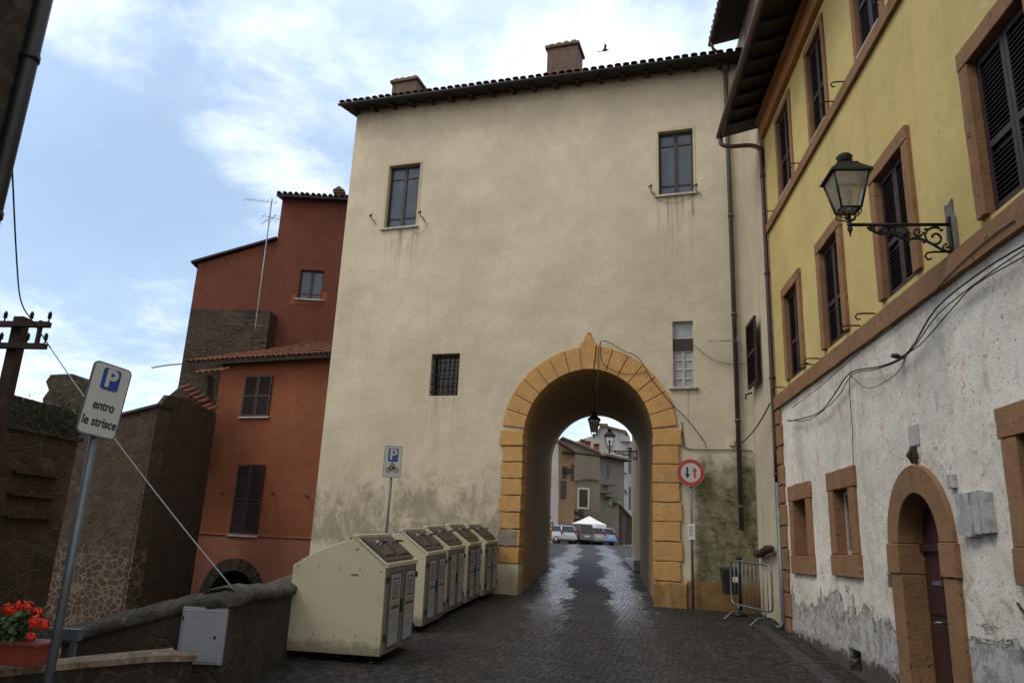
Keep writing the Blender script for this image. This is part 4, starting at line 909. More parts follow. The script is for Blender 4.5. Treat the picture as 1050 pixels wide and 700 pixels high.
    m.box((-.47, .005, 1.085), (-.37, .011, 1.10)); m.box((-.43, .005, 1.41), (-.39, .011, 1.425)); m.build('rivets', simple('bin_rivet', (.16, .12, .06), .6), root)
    return root
labels = ['beige street bin nearest the camera with brown marks on its doors', 'beige street bin with dark green marks, second in the row from the camera',
          'beige street bin with yellow marks on its two doors', 'beige street bin with blue marks between the yellow marked bin and the last bin', 'farthest beige street bin, beside the ochre stone arch jamb']
for i, (x, y) in enumerate([(-2.66, 10.10), (-2.66, 12.58), (-2.56, 13.99), (-2.42, 15.42), (-2.28, 16.92)]):
    b = make_bin(i); b['label'] = labels[i]; b['group'] = 'beige street bins in a row by the tower'
    b.location = (x, y, g(y) + .0); b.rotation_euler = (R(2.0) if i else R(1.8), 0, R([-4, -3, -3, -2.5, -4][i]))

# ================================================================== BARRIER AND WALL BIN
bar = thing('crowd_barrier', 'grey tubular steel crowd barrier leaning by the cream wall', 'barrier', (2.98, 15.7, .33))
a = Vector((2.80, 16.05, .40)); b = Vector((3.30, 14.75, .34)); dxy = (b - a).normalized(); L = (b - a).length
m = MB(); z0, z1 = .30, 1.12; c1 = .12
def BP(s_, z): q = a + dxy * s_; return Vector((q.x, q.y, g(q.y) + z))
lo = [BP(c1, z0), BP(L - c1, z0), BP(L - .03, z0 + .03), BP(L, z0 + c1), BP(L, z1 - c1), BP(L - .03, z1 - .03), BP(L - c1, z1), BP(c1, z1), BP(.03, z1 - .03), BP(0, z1 - c1), BP(0, z0 + c1), BP(.03, z0 + .03)]
m.tube(lo, .020, 8, closed=True); m.build('frame', 'galv', bar)
m = MB()
for i in range(1, 10): s_ = L * i / 10; m.tube([BP(s_, z0), BP(s_, z1)], .008, 6)
m.build('bars', 'galv', bar)
pr = Vector((-dxy.y, dxy.x, 0))
for s_ in (.25, L - .25):
    m = MB(); q = BP(s_, 0); m.tube(smooth_path([q - pr * .33 + Vector((0, 0, .02)), q - pr * .16 + Vector((0, 0, .15)), q + Vector((0, 0, .17)), q + pr * .16 + Vector((0, 0, .15)), q + pr * .33 + Vector((0, 0, .02))], 4), .016, 8)
    m.tube([q + Vector((0, 0, .17)), BP(s_, z0)], .016, 8); m.build('foot', 'galv', bar)
wb = thing('litter_bin', 'small black litter bin on a post by the mossy corner', 'litter bin', (2.98, 16.75, .38))
m = MB(); m.tube([(3.10, 16.75, .3), (3.10, 16.75, 1.48)], .035, 10); m.lathe([(.04, 0), (.06, .03), (.06, .07), (.03, .1)], (3.10, 16.75, 1.46), 10); m.lathe([(.16, 0), (.15, .06), (.05, .09)], (3.06, 16.7, .37), 12); m.build('post', 'iron', wb)
m = MB(); m.hexa([(2.76, 16.55, .80), (3.04, 16.55, .80), (3.04, 16.85, .80), (2.76, 16.85, .80), (2.72, 16.5, 1.28), (3.05, 16.5, 1.28), (3.05, 16.88, 1.28), (2.72, 16.88, 1.28)]); bd = m.build('body', 'black_plastic', wb, bevel=.03)
m = MB(); m.hexa([(2.71, 16.49, 1.282), (3.05, 16.49, 1.282), (3.05, 16.88, 1.282), (2.71, 16.88, 1.282), (2.74, 16.52, 1.32), (3.03, 16.52, 1.34), (3.03, 16.86, 1.34), (2.74, 16.86, 1.32)]); m.build('lid', 'black_plastic', wb, bevel=.01)
m = MB(); m.box((2.92, 16.505, 1.04), (3.02, 16.53, 1.15)); m.build('sticker', 'paper', bd)

# ================================================================== LEFT: parapet, low wall, meter cabinet, planter
pa = thing('parapet_wall', 'dark mossy parapet wall with rounded lichened coping beside the bins', 'wall', (-4.0, 8.5, 0))
line = [(-4.95, 7.15, .62), (-4.6, 7.25, .74), (-4.2, 7.33, .86), (-3.85, 7.39, .96), (-3.43, 7.44, 1.03), (-3.60, 8.1, 1.03), (-3.72, 9.0, .99), (-3.86, 9.9, .97), (-4.05, 10.9, 1.0), (-4.35, 14, 1.2), (-4.6, 17, 1.3), (-4.7, 18.95, 1.35)]
line = [(q.x, q.y, q.z) for q in smooth_path([Vector(p) for p in line], 5)]
m = MB(); cp = MB(); prev = None; rw = []; rc = []
for i, (x, y, z) in enumerate(line):
    a = Vector(line[max(i - 1, 0)][:2]); b = Vector(line[min(i + 1, len(line) - 1)][:2]); t_ = (b - a).normalized(); nrm = Vector((t_.y, -t_.x)) # street side
    jt = random.uniform(-.010, .010); jz = random.uniform(-.010, .010)
    th = .34
    P_ = lambda o_, zz2: (x + nrm.x * o_, y + nrm.y * o_, zz2)
    rw.append([P_(jt, -.25 if True else 0), P_(jt, z - .12), P_(-th, z - .12), P_(-th, -2.1)])
    rc.append([P_(.05 + jt, z - .125), P_(.06 + jt, z - .05 + jz), P_(.0, z - .01 + jz), P_(-th / 2, z + .035 + jz), P_(-th, z - .01), P_(-th - .05, z - .06), P_(-th - .05, z - .125)])
for rws, mm in ((rw, m), (rc, cp)):
    k = len(rws[0]); vs = [p for r_ in rws for p in r_]; fs = []
    for i in range(len(rws) - 1):
        for j in range(k): fs.append((i * k + j, i * k + (j + 1) % k, (i + 1) * k + (j + 1) % k, (i + 1) * k + j))
    fs.append(tuple(range(k))); fs.append(tuple((len(rws) - 1) * k + j for j in range(k))); mm.add(vs, fs, 0, mm is cp)
m.build('wall_body', 'parapet', pa); cp.build('coping', 'coping', pa)
# grey utility cabinet set on the wall, square to the street entrance
mc = thing('meter_cabinet', 'flat grey metal meter cabinet door on the parapet wall', 'cabinet', (-3.65, 7.30, .36))
MF = Face((-3.88, 7.315), ang=6); u1, z1 = MF.pick(231, 681); u0, z0 = MF.pick(196, 622)
w_ = u1 - u0; m = MB(); cw = .41; ch = .49; zb = .385
m.fbox(MF, -.01, cw + .01, zb - .01, zb + ch + .01, -.25, .012); bx = m.build('cabinet_frame', 'meter', mc, bevel=.004, seg=1)
m = MB(); m.fbox(MF, .012, cw - .012, zb + .012, zb + ch - .012, .0125, .026); m.fbox(MF, .03, cw - .03, zb + .03, zb + ch - .03, .0262, .029); dr = m.build('cabinet_door', 'meter', mc, bevel=.004, seg=1)
m = MB(); m.fbox(MF, cw - .08, cw - .06, zb + ch * .45, zb + ch * .45 + .03, .029, .036); m.build('lock', 'iron', dr)
for zq in (zb + .07, zb + ch - .11): m = MB(); m.tube([MF.P(.012, zq, .02), MF.P(.012, zq + .04, .02)], .010, 6); m.build('hinge', 'iron', dr)
lw = thing('low_garden_wall', 'low rough stone garden wall topped with pale coping under the planter', 'wall', (-4, 5.8, 0))
m = MB(); pts = [(-5.6, 5.50, .46), (-4.9, 5.58, .50), (-4.3, 5.65, .56), (-3.8, 5.71, .63), (-3.4, 5.76, .68), (-3.18, 5.79, .705), (-3.08, 5.86, .70), (-3.06, 6.0, .68)]
sm_ = smooth_path([Vector(p) for p in pts], 6); rws = []; rcs = []
for i, p in enumerate(sm_):
    a = sm_[max(i - 1, 0)]; b = sm_[min(i + 1, len(sm_) - 1)]; t_ = (b - a); t_.z = 0; t_.normalize(); nrm = Vector((t_.y, -t_.x, 0)); j = random.uniform(-.01, .01)
    rws.append([p + nrm * (.0 + j) - Vector((0, 0, p.z + .3)), p + nrm * (.0 + j) - Vector((0, 0, .06)), p - nrm * .24 - Vector((0, 0, .06)), p - nrm * .24 - Vector((0, 0, p.z + .3))])
    rcs.append([p + nrm * (.03 + j) - Vector((0, 0, .065)), p + nrm * (.035 + j) - Vector((0, 0, .02)), p + nrm * .0, p - nrm * .22, p - nrm * .27 - Vector((0, 0, .02)), p - nrm * .27 - Vector((0, 0, .065))])
cp = MB()
for rr_, mm in ((rws, m), (rcs, cp)):
    k = len(rr_[0]); fs = []
    for i in range(len(rr_) - 1):
        for j in range(k): fs.append((i * k + j, i * k + (j + 1) % k, (i + 1) * k + (j + 1) % k, (i + 1) * k + j))
    fs.append(tuple(range(k))); fs.append(tuple((len(rr_) - 1) * k + j for j in range(k))); mm.add([p for r_ in rr_ for p in r_], fs, 0, False)
m.build('wall_body', 'tufa_dark', lw)
t = NT('pale_worn_coping'); n = t.noise(6, 9, .75, .4); c_ = t.mix(t.sm(n, .35, .7), (.13, .095, .065), (.34, .26, .19)); c_ = t.mix(t.sm(t.noise(4, 6, .7), .55, .7, 0, .7), c_, (.07, .075, .03)); t.bump(n, .9, .04); M['pale_coping'] = t.fin(c_, .9)
cp.build('coping', 'pale_coping', lw)
rl = thing('steel_rail', 'low flat steel rail on a short post behind the planter', 'railing', (-4.2, 6.2, .5))
p0, p1, p2 = atY(34, 648, 6.2), atY(83, 645, 6.2), atY(72, 676, 6.2)
m = MB(); m.box((p0.x - .6, 6.18, p0.z - .04), (p1.x, 6.24, p1.z)); m.build('rail', 'pole', rl); m = MB(); m.box((p2.x - .02, 6.19, .2), (p2.x + .02, 6.23, p1.z - .03)); m.build('post', 'pole', rl)
ge = thing('geranium_planter', 'brown plastic trough planter of red geraniums on the low wall', 'planter', (-4.15, 5.52, .62))
m = MB(); x0, x1 = -4.72, -3.93; z0_ = .60
m.hexa([(x0 + .03, 5.43, z0_), (x1 - .03, 5.43, z0_), (x1 - .03, 5.60, z0_), (x0 + .03, 5.60, z0_), (x0, 5.40, z0_ + .155), (x1, 5.40, z0_ + .155), (x1, 5.63, z0_ + .155), (x0, 5.63, z0_ + .155)])
m.box((x0 - .015, 5.385, z0_ + .14), (x1 + .015, 5.645, z0_ + .165)); m.build('pot', 'pot', ge, bevel=.008)
rnd = random.Random(3); m = MB()
for i in range(900):
    cx = rnd.uniform(x0, x1 - .12); cy = 5.52 + rnd.gauss(0, .085); hz = rnd.random() ** .8 * (.20 + .05 * math.sin(cx * 9)); c0 = Vector((cx, cy, z0_ + .15 + hz)); r_ = rnd.uniform(.014, .028)
    nn_ = Vector((rnd.uniform(-.8, .8), rnd.uniform(-1, .3), rnd.uniform(.2, 1))).normalized(); a = nn_.orthogonal().normalized(); b = nn_.cross(a); pts = [c0 + (a * math.cos(k * 1.0472 + .3) + b * math.sin(k * 1.0472 + .3)) * r_ * (1 if k % 2 else .85) for k in range(6)]
    m.add([c0 - nn_ * .006] + pts, [(0, k + 1, (k + 1) % 6 + 1) for k in range(6)])
m.build('foliage', 'leaf', ge)
for (px_, py_, r_) in ((8, 624, .042), (20, 621, .05), (29, 622, .042), (38, 628, .045), (35, 637, .05), (45, 640, .042), (32, 652, .036), (13, 627, .035)):
    q = atY(px_, py_, 5.38 if py_ > 630 else 5.5); m = MB()
    for i in range(60):
        v_ = Vector((rnd.gauss(0, 1), rnd.gauss(0, 1), rnd.gauss(0, .8))).normalized(); c0 = q + v_ * r_ * rnd.uniform(.6, 1); a = v_.orthogonal().normalized(); b = v_.cross(a); s_ = rnd.uniform(.010, .016)
        m.add([c0 + a * s_, c0 + b * s_, c0 - a * s_ + v_ * .006, c0 - b * s_], [(0, 1, 2, 3)])
    m.tube([q, Vector((q.x, 5.5, z0_ + .2))], .004, 4, mi=1); m.build('flower_head', ['petal', 'leaf'], ge)

# near house on the left, its far corner with a downpipe
lh = thing('near_left_house', 'dark old masonry house corner with a downpipe at the left edge', 'house', (-4.75, 0, 0))
m = MB(); m.box((-12, -9, -.5), (-4.72, 5.0, 9.5)); m.build('wall', stone('dark_patched_masonry', (.05, .035, .028), (.09, .08, .065), 2.2, .2, 1.0, dirt=.6), lh)
m = MB(); m.tube([(-4.66, 4.94, -.1), (-4.66, 4.94, 9.3)], .065, 10)
for z in (1.5, 3.9, 5.3, 7): m.tube([(-4.66, 4.94, z - .03), (-4.66, 4.94, z + .03)], .075, 10)
m.build('downpipe', 'iron', lh)
m = MB(); m.tube([(-4.68, 4.35, 3), (-4.68, 4.35, 9.3)], .035, 8); m.build('conduit', 'pole', lh)
m = MB(); m.box((-4.74, 3.2, 4.6), (-4.68, 4.15, 6.6)); m.build('shutter', 'shutter', lh)
m = MB(); m.box((-12.5, -9.5, 9.5), (-4.2, 5.4, 9.7)); m.build('roof', 'soffit', lh)

# utility pole with insulator arms + thick stay cable
up_ = thing('utility_pole', 'black metal utility pole with two insulator crossarms at the left', 'utility pole', (-7.75, 9, -2))
pc = atY(22, 330, 9); m = MB(); m.box((pc.x - .07, 8.93, -2.0), (pc.x + .07, 9.07, pc.z + .06)); m.build('pole', 'rust', up_)
for k, (y0p, xr, yr) in enumerate(((328, 56, 335), (350, 52, 357))):
    q = atY(xr, yr, 9); zc = q.z; m = MB(); m.box((pc.x - .55, 8.86, zc - .035), (q.x, 8.94, zc + .035)); arm_ = m.build('crossarm', 'rust', up_)
    for dx in (0.02, .28, .66, .92):
        x = q.x - dx
        if abs(x - pc.x) < .1: continue
        m = MB(); m.tube([(x, 8.9, zc), (x, 8.9, zc + .13)], .010, 6); m.lathe([(.012, .08), (.026, .09), (.022, .13), (.028, .14), (.012, .18)], (x, 8.9, zc), 8); m.build('insulator', 'iron', arm_)
m = MB(); q1 = atY(44, 331, 9); q2 = atY(43, 355, 9); m.box((q2.x - .015, 8.87, q2.z), (q2.x + .015, 8.93, q1.z)); m.build('brace', 'rust', up_)
m = MB(); m.tube(smooth_path([(-4.72, 4.9, 4.9), atY(17, 265, 6.5), atY(22, 310, 8), atY(34, 330, 8.8), atY(52, 357, 8.9)], 6), .008, 6)
tag(m.build('overhead_cable', 'cable', None, loc=(-7, 8, 3)), 'thin black cable hanging from the left house to the pole', 'cable')
m = MB(); m.tube(sag(atY(52, 357, 8.9), atY(238, 602, 7.7), .06, 20), .0075, 8)
tag(m.build('stay_cable', 'gcable', None, loc=(-3.6, 7.7, 1)), 'pale grey cable running from the utility pole down to the parapet', 'cable')

# ================================================================== LEFT OLD WALLS
aw = thing('tufa_terrace_wall', 'high brown tufa block wall with iron rails and weeds on top', 'wall', (-9.1, 11, -2))
AF = Face((-9, 0), u=(0, 1), n=(1, 0))
m = MB(); m.fbox(AF, 6.0, 12.4, -2.1, 3.0, -3, 0); m.build('wall_body', 'tufa', aw)
m = MB(); m.fbox(AF, 6.0, 12.45, 3.0, 3.07, -.5, .05); m.fbox(AF, 6.0, 12.42, 3.07, 3.52, -.35, -.02); m.build('upper_band', 'tufa_dark', aw)
for z in (2.36, 2.02, 1.68):
    m = MB(); m.fbox(AF, 11.0, 12.05, z - .02, z + .02, .0, .10)
    for i in range(5): m.tube([AF.P(11.1 + i * .21, z, .09), AF.P(11.1 + i * .21 + rnd.uniform(-.01, .01), z + .15, .09)], .008, 5)
    m.build('spiked_rail', 'rust', aw)
m = MB(); rnd = random.Random(5)
for i in range(700):
    u = rnd.choice((11.9, 11.2, 12.2)) + rnd.gauss(0, .25); z = 3.2 + rnd.gauss(.08, .14); d0 = rnd.uniform(-.05, .08); c0 = AF.P(min(u, 12.5), z, d0); a = Vector((rnd.uniform(-1, 1), rnd.uniform(-1, 1), rnd.uniform(-1, 1))).normalized() * rnd.uniform(.02, .05); b = a.orthogonal().normalized() * .012
    m.add([c0 - a, c0 + b, c0 + a, c0 - b], [(0, 1, 2, 3)])
o = m.build('weeds', 'weed', aw); o['kind'] = 'stuff'
m = MB(); q0, q1 = atY(46, 384, 20.5), atY(96, 392, 20.5)
st = thing('ruined_stone_stub', 'broken dark stone stub rising behind the tufa wall', 'ruin', (q0.x, 20.5, -2))
SF = Face((0, 20.5), ang=0); a = [SF.pick(*p) for p in ((40, 470), (44, 408), (50, 400), (47, 391), (52, 384), (74, 383), (98, 393), (100, 470))]
m.panel(SF, a, [], -1.2, 0); m.panel(SF, [(a[0][0], -2.1), (a[-1][0], -2.1), a[-1], a[0]], [], -1.2, 0); m.build('masonry', 'tufa_dark', st)
# rubble house B
rb = thing('rubble_house', 'dark ruined rubble masonry house between the tufa wall and terracotta house', 'house', (-11, 18, -2))
c0 = Vector((-11.05, 18, 0)); cL = Vector((-16.5, 19.6, 0)); cR = atY(214, 480, 22.2); cR.z = 0
LF = Face((c0.x, c0.y), u=tuple((c0 - cL).normalized()[:2]), n=((c0 - cL).normalized().y, -(c0 - cL).normalized().x)); LL = (c0 - cL).length
RFc = Face((c0.x, c0.y), u=tuple((cR - c0).normalized()[:2]), n=((cR - c0).normalized().y, -(cR - c0).normalized().x)); RL = (cR - c0).length
zt0 = LF.pick(152, 417)[1]; ztl = LF.pick(118, 428)[1]; uu, _ = LF.pick(118, 428)
sl_ = (zt0 - ztl) / (0 - uu)
m = MB(); m.panel(LF, [(-LL, -2.1), (0, -2.1), (0, zt0), (-LL, zt0 - sl_ * LL)], [], -.4, 0); m.build('rubble_wall', 'rubble', rb)
m = MB(); a = RFc.pick(172, 405); b = RFc.pick(196, 400); m.panel(RFc, [(0.03, -2.1), (RL, -2.1), (RL, b[1] - .3), (b[0], b[1] - .25), (a[0], a[1]), (0.03, zt0)], [], -.10, .002); m.build('side_wall', 'rough_render', rb)
m = MB(); m.panel(LF, [(-LL, zt0 - sl_ * LL), (0.05, zt0 + .0), (0.05, zt0 + .07), (-LL, zt0 + .07 - sl_ * LL)], [], -.5, .08); m.build('wall_cap', 'soffit', rb)
# little lean-to with tiled copings
ln = thing('stone_lean_to', 'small grey stone lean-to with short clay tile copings', 'outbuilding', (-11.5, 21, -2))
SF2 = Face((0, 21.2), ang=-6)
a = [SF2.pick(*p) for p in ((160, 425), (165, 412), (187, 394), (196, 391), (213, 384), (209, 470), (160, 470))]
m = MB(); m.panel(SF2, a, [], -.35, 0); m.build('wall', 'tufa_dark', ln)
for k, (p, q, h) in enumerate((((181, 397), (206, 415), .5), ((189, 407), (214, 423), .45), ((197, 384), (227, 381), .5))):
    P0 = SF2.P(*SF2.pick(*p, .45), .45); P1 = SF2.P(*SF2.pick(*q, .45), .45); e = P1 - P0
    tm = tiles(P0, e, -SF2.n * .5 + Vector((0, 0, .22)), .19, .04, .3); tm.build('tile_coping', 'tile', ln)

# ================================================================== TERRACOTTA HOUSE (lower) and DARK RED HOUSE (upper)
th_ = thing('terracotta_house', 'terracotta orange house with maroon shutters and low clay tile roof', 'house', (-10, 23, -2))
HF = Face((-10, 23), ang=-12)
hl0 = HF.pick(224, 400)[0]; hr0 = HF.pick(325, 500)[0] + 1.2; ze = 7.0
zb_ = 1.52; pu, pz = HF.pick(243, 572); pr_ = 1.18
m = MB(); m.panel(HF, rect(hl0, hr0, zb_, ze + .3), [], -.5, 0); m.fbox(HF, hl0, hr0, -2.1, ze + .3, -4.5, -.5); m.build('wall', 'terra', th_)
m = MB(); ph = [(pu - pr_, -.4)] + list(reversed(arc(pu, pz - pr_, pr_, pr_, 0, 180, 18)))[1:-1] + [(pu + pr_, -.4)]
m.panel(HF, [(hl0 - .1, -2.1), (pu - pr_, -2.1)] + ph + [(pu + pr_, -2.1), (hr0, -2.1), (hr0, zb_ - .002), (hl0 - .1, zb_ - .002)], [], -.45, .03); m.build('plinth', 'pink', th_)
m = MB(); m.fbox(HF, hl0 - .1, hr0, zb_ - .03, zb_ + .03, .0, .07); m.build('band', 'pink', th_)
m = MB(); ro = pr_; ri = pr_ - .36
for i in range(9):
    a0, a1 = 20 * i + .6, 20 * (i + 1) - .6; m.panel(HF, arc(pu, pz - pr_, ri, ri, a0, a1, 3) + list(reversed(arc(pu, pz - pr_, ro, ro, a0, a1, 3))), [], -.4, .06)
m.panel(HF, rect(pu - ro, pu - ri, -2.1, pz - pr_), [], -.4, .06); m.panel(HF, rect(pu + ri, pu + ro, -2.1, pz - pr_), [], -.4, .06); pt = m.build('portal', 'tufa_dark', th_)
m = MB(); m.fbox(HF, pu - ri, pu + ri, -2.1, pz - .1, -.44, -.40); m.build('portal_back', simple('portal_dark_gate', (.01, .01, .01), .9), pt); m = MB()
for i in range(9): u = pu - ri + .08 + i * (2 * ri - .16) / 8; m.tube([HF.P(u, -2, -.3), HF.P(u, pz - .4, -.3)], .012, 5)
for i in range(6): m.tube([HF.P(pu - ri, -.2 * i, -.3), HF.P(pu + ri, -.2 * i, -.3)], .012, 5)
m.build('grille', 'iron', pt)
for (p, q) in (((252.5, 385.5), (276, 427)), ((244, 476), (265, 549))):
    u0, z1 = HF.pick(*p); u1, z0 = HF.pick(*q); ww = u1 - u0 if False else None
    ur = HF.pick(280 if p[0] > 250 else 272, 386 if p[0] > 250 else 477)[0]; ul = HF.pick(248 if p[0] > 250 else 237, q[1] - 1)[0]
    v = ((u0 + ul) / 2, (ur + u1) / 2, z0, z1); o = louvre(HF, v, th_, d=.035, name='shutters'); s_ = MB(); s_.fbox(HF, v[0] - .05, v[1] + .05, z0 - .05, z0 - .002, .0, .09); s_.build('sill', 'sill', o)
for q in ((229, 506), (281, 506), (316, 509)):
    u, z = HF.pick(*q); m = MB(); m.tube([HF.P(u, z, 0), HF.P(u, z, .12), HF.P(u, z + .06, .13)], .02, 6); m.build('shutter_catch', 'iron', th_)
ov = .45; uL = HF.pick(193, 367, ov)[0]; E0 = HF.P(uL, ze + .02, ov); E1 = HF.P(hr0, ze + .14, ov); e = E1 - E0; sv = -HF.n * 2.6 + Vector((0, 0, 1.15))
m = MB(); f_ = .42
m.add([E0 - Vector((0, 0, .12)), E1 - Vector((0, 0, .12)), E1 + sv - Vector((0, 0, .12)), E0 + e * f_ + sv - Vector((0, 0, .12)), E0, E1, E1 + sv, E0 + e * f_ + sv], [(0, 3, 2, 1), (4, 5, 6, 7), (0, 1, 5, 4), (1, 2, 6, 5), (2, 3, 7, 6), (3, 0, 4, 7)])
rf = m.build('roof', 'soffit', th_); m = tiles(E0, e, sv, .19, .045, .36, tmax=lambda s_: min(1.0, s_ / f_ + .05)); m.build('roof_tiles', 'tile', rf)
# stone mass behind the tiled roof
ms = thing('stone_house_wall', 'dark thin-coursed stone block below the dark red house', 'house', (-12.5, 24.2, -2))
KF = Face((0, 24.55), ang=2); a0 = KF.pick(196, 316)[0]; a1 = KF.pick(276, 330)[0]; zt = KF.pick(235, 318)[1]
m = MB(); m.panel(KF, [(a0, -2.1), (a1, -2.1), (a1, zt), (a1 - .9, zt + .05), (a1 - 1.5, zt - .03), (a0 + .5, zt + .02), (a0, zt + .06)], [], -3.5, 0); m.build('masonry', 'flatstone', ms)
m = MB(); q = KF.P(*KF.pick(270, 330), .1); m.tube(sag(KF.P(*KF.pick(160, 379, 0), .3), KF.P(*KF.pick(186, 373, 0), .0), -.02), .025, 6); m.build('beam_end', 'oldwood', ms)
rh_ = thing('dark_red_house', 'tall dark red house with a sloping side wing beside the tower', 'house', (-10.6, 24.8, -2))
UF = Face((-10.6, 24.9), ang=8)
pk = lambda x, y, d=0: UF.pick(x, y, d)
mL = pk(287, 225)[0]; zE = pk(320, 205)[1]; mR = pk(355, 300)[0] + .9; wL = pk(202, 272)[0]
wz0 = pk(203, 270)[1]; wz1 = pk(287, 246)[1]
wv = (pk(308.5, 277)[0], pk(332.5, 277)[0], pk(305, 306)[1], pk(321, 277)[1])
m = MB(); m.panel(UF, [(mL, -2), (mR, -2), (mR, zE), (mL, zE)], [rect(*wv)], -.3, 0); m.fbox(UF, mL, mR, -2, zE, -5, -.8); m.fbox(UF, mL, mL + .3, -2, zE, -.8, -.3); m.panel(UF, [(wL, 6), (mL - .002, 6), (mL - .002, wz1), (wL, wz0)], [], -5, -.06); m.build('wall', 'red', rh_)
casement(UF, wv, rh_, frame='dark_wood', pane='pane', rows_=(.2,), rec=.13)
m = MB(); m.panel(UF, [(wv[0] - .2, wv[2] + .1), (wv[0] - .25, wv[2] - .2), (wv[0] + .3, wv[2] - .18), (wv[1] - .1, wv[2] - .15), (wv[1] + .25, wv[2] - .05), (wv[1] + .2, wv[2] + .3), (wv[1] + .02, wv[2] + .3), (wv[1] + .02, wv[2] - .06), (wv[0] - .06, wv[2] - .06), (wv[0] - .06, wv[2] + .2)], [], -.01, .006); m.build('repair_patch', 'terra', rh_)
m = MB(); E0 = UF.P(mL - .12, zE, .4); E1 = UF.P(mR, zE, .4); sv = -UF.n * 5.5 + Vector((0, 0, 1.3)); m.hexa([p - Vector((0, 0, .10)) for p in (E0, E1, E1 + sv, E0 + sv)] + [E0, E1, E1 + sv, E0 + sv]); rf = m.build('roof', 'soffit', rh_)
m = tiles(E0, E1 - E0, sv * .5, .2, .045); m.build('roof_tiles', 'tile', rf)
m = MB(); q0 = UF.P(wL - .2, wz0 - .02, .1); q1 = UF.P(mL - .01, wz1 + .02, .1); sv = -UF.n * 4.9; m.hexa([p for p in (q0, q1, q1 + sv, q0 + sv)] + [p + Vector((0, 0, .08)) for p in (q0, q1, q1 + sv, q0 + sv)]); m.build('wing_roof', 'soffit', rh_)
cu, cz = pk(343, 198); m = MB(); m.fbox(UF, cu - .16, cu + .14, cz - .3, cz + .35, -1.0, -.7); m.fbox(UF, cu - .22, cu + .20, cz + .351, cz + .40, -1.06, -.64)
m.panel(UF, [(cu - .24, cz + .45), (cu + .22, cz + .45), (cu - .01, cz + .62)], [], -1.06, -.64); m.build('chimney', 'brick', rf)
# antenna
an = thing('tv_antenna', 'thin television antenna mast standing beside the red houses', 'antenna', tuple(atY(263, 330, 22.9)))
A0 = atY(262, 334, 23.6); A1 = atY(279, 204, 23.6); m = MB(); m.tube([A0 - Vector((0, 0, .3)), A0, A1], .022, 8); m.build('mast', 'galv', an)
def yagi(px0, px1, n_, ln_):
    p = atY(*px0, 23.6); q = atY(*px1, 23.6); m = MB(); m.tube([p, q], .009, 5); dv = Vector((.2, 1, 0)).normalized()
    for i in range(n_): c_ = p.lerp(q, (i + .5) / n_); m.tube([c_ - dv * ln_ * .3 - Vector((0, 0, ln_ * .5)), c_ + dv * ln_ * .3 + Vector((0, 0, ln_ * .5))], .006, 4)
    m.build('aerial', 'galv', an)
yagi((250, 204), (285, 208), 8, .22); yagi((268, 221), (287, 225), 4, .35); yagi((268, 229), (284, 221), 3, .3)
an2 = thing('tv_antenna', 'comb shaped television antenna jutting from the drainpipe on the tower', 'antenna', tuple(TF.P(3.2, 6.5, .2)))
p = TF.P(*TF.pick(757, 349, .3), .3); q = TF.P(*TF.pick(725, 350, .3), .3); m = MB(); m.tube([p, q], .010, 5)
for i in range(11): c_ = p.lerp(q, (i + .5) / 11); m.tube([c_ - Vector((0, .05, .045)), c_ + Vector((0, .05, .045))], .007, 4)
m.tube([p, TF.P(3.40, 6.5, .1)], .015, 6); m.build('boom', 'galv', an2)

# ================================================================== BEYOND THE ARCH
def far_house(name, label, Y, pix, depth, mat, ang=0, base=1.7):
    F = Face((0, Y), ang=ang); pts = [F.pick(*p) for p in pix]; root = thing(name, label, 'house', (pts[0][0], Y, base)); m = MB(); m.panel(F, pts, [], -depth, 0); m.build('wall', mat, root); return root, F
def far_window(F, par, p, q, mat='shutter', rim='wframe', d=.0, rw=.12, nm='window'):
    u0, z1 = F.pick(*p); u1, z0 = F.pick(*q); m = MB()
    if rim: m.panel(F, rect(u0 - rw, u1 + rw, z0 - rw, z1 + rw), [rect(u0, u1, z0, z1)], d, d + .06)
    else: m.panel(F, rect(u0 - .04, u1 + .04, z0 - .04, z1 + .04), [rect(u0, u1, z0, z1)], d, d + .03)
    o = m.build(nm, rim or mat, par); s_ = MB(); s_.fbox(F, u0, u1, z0, z1, d, d + .025); s_.build('shutter' if mat == 'shutter' else 'pane', mat, o); return o
h3, F3 = far_house('pale_grey_house', 'large pale grey gabled house seen highest through the archway', 84, [(560, 558), (560, 463), (589, 453), (612, 445), (617, 436), (641, 442.5), (643, 453), (643, 558)], 10, 'pale_house')
SFc = Face((F3.pick(643, 500)[0], 84), u=(.35, .94), n=(-.94, .35)) if False else None
u3 = F3.pick(643, 500)[0]; m = MB(); z3 = F3.pick(643, 453)[1]
S3 = Face((u3, 84), ang=62); m.panel(S3, [(0, 1.5), (8, 1.5), (8, z3), (0, z3)], [], -.3, .0); m.build('side_wall', 'pale_house', h3)
for (p, q) in (((645, 459), (646.5, 485)), ((648, 463), (649.2, 489)), ((645, 499), (646.4, 522)), ((648, 502), (649, 524))): far_window(S3, h3, p, q, 'shutter', None)
m = MB(); a = [F3.pick(*p) for p in ((610, 445.5), (617, 435), (642, 441.5), (645, 447), (645, 448.6), (641.5, 443.5), (617, 437), (611.5, 447))]; m.panel(F3, a, [], -10, .3); m.build('roof', 'old_tile', h3)
m = MB(); u, z = F3.pick(636, 447); m.fbox(F3, u, u3 + .3, z - .6, z, 0, .35); m.fbox(S3, 0.1, 8, z3 - .6, z3 + .1, 0, .6); m.build('cornice', 'pale_house', h3)
m = MB(); u, z = F3.pick(615, 437); m.fbox(F3, u, u + .8, z - .8, z + .25, -1.2, -.4); m.fbox(F3, u - .1, u + .9, z + .251, z + .4, -1.3, -.3); m.build('chimney', 'terracotta', h3)
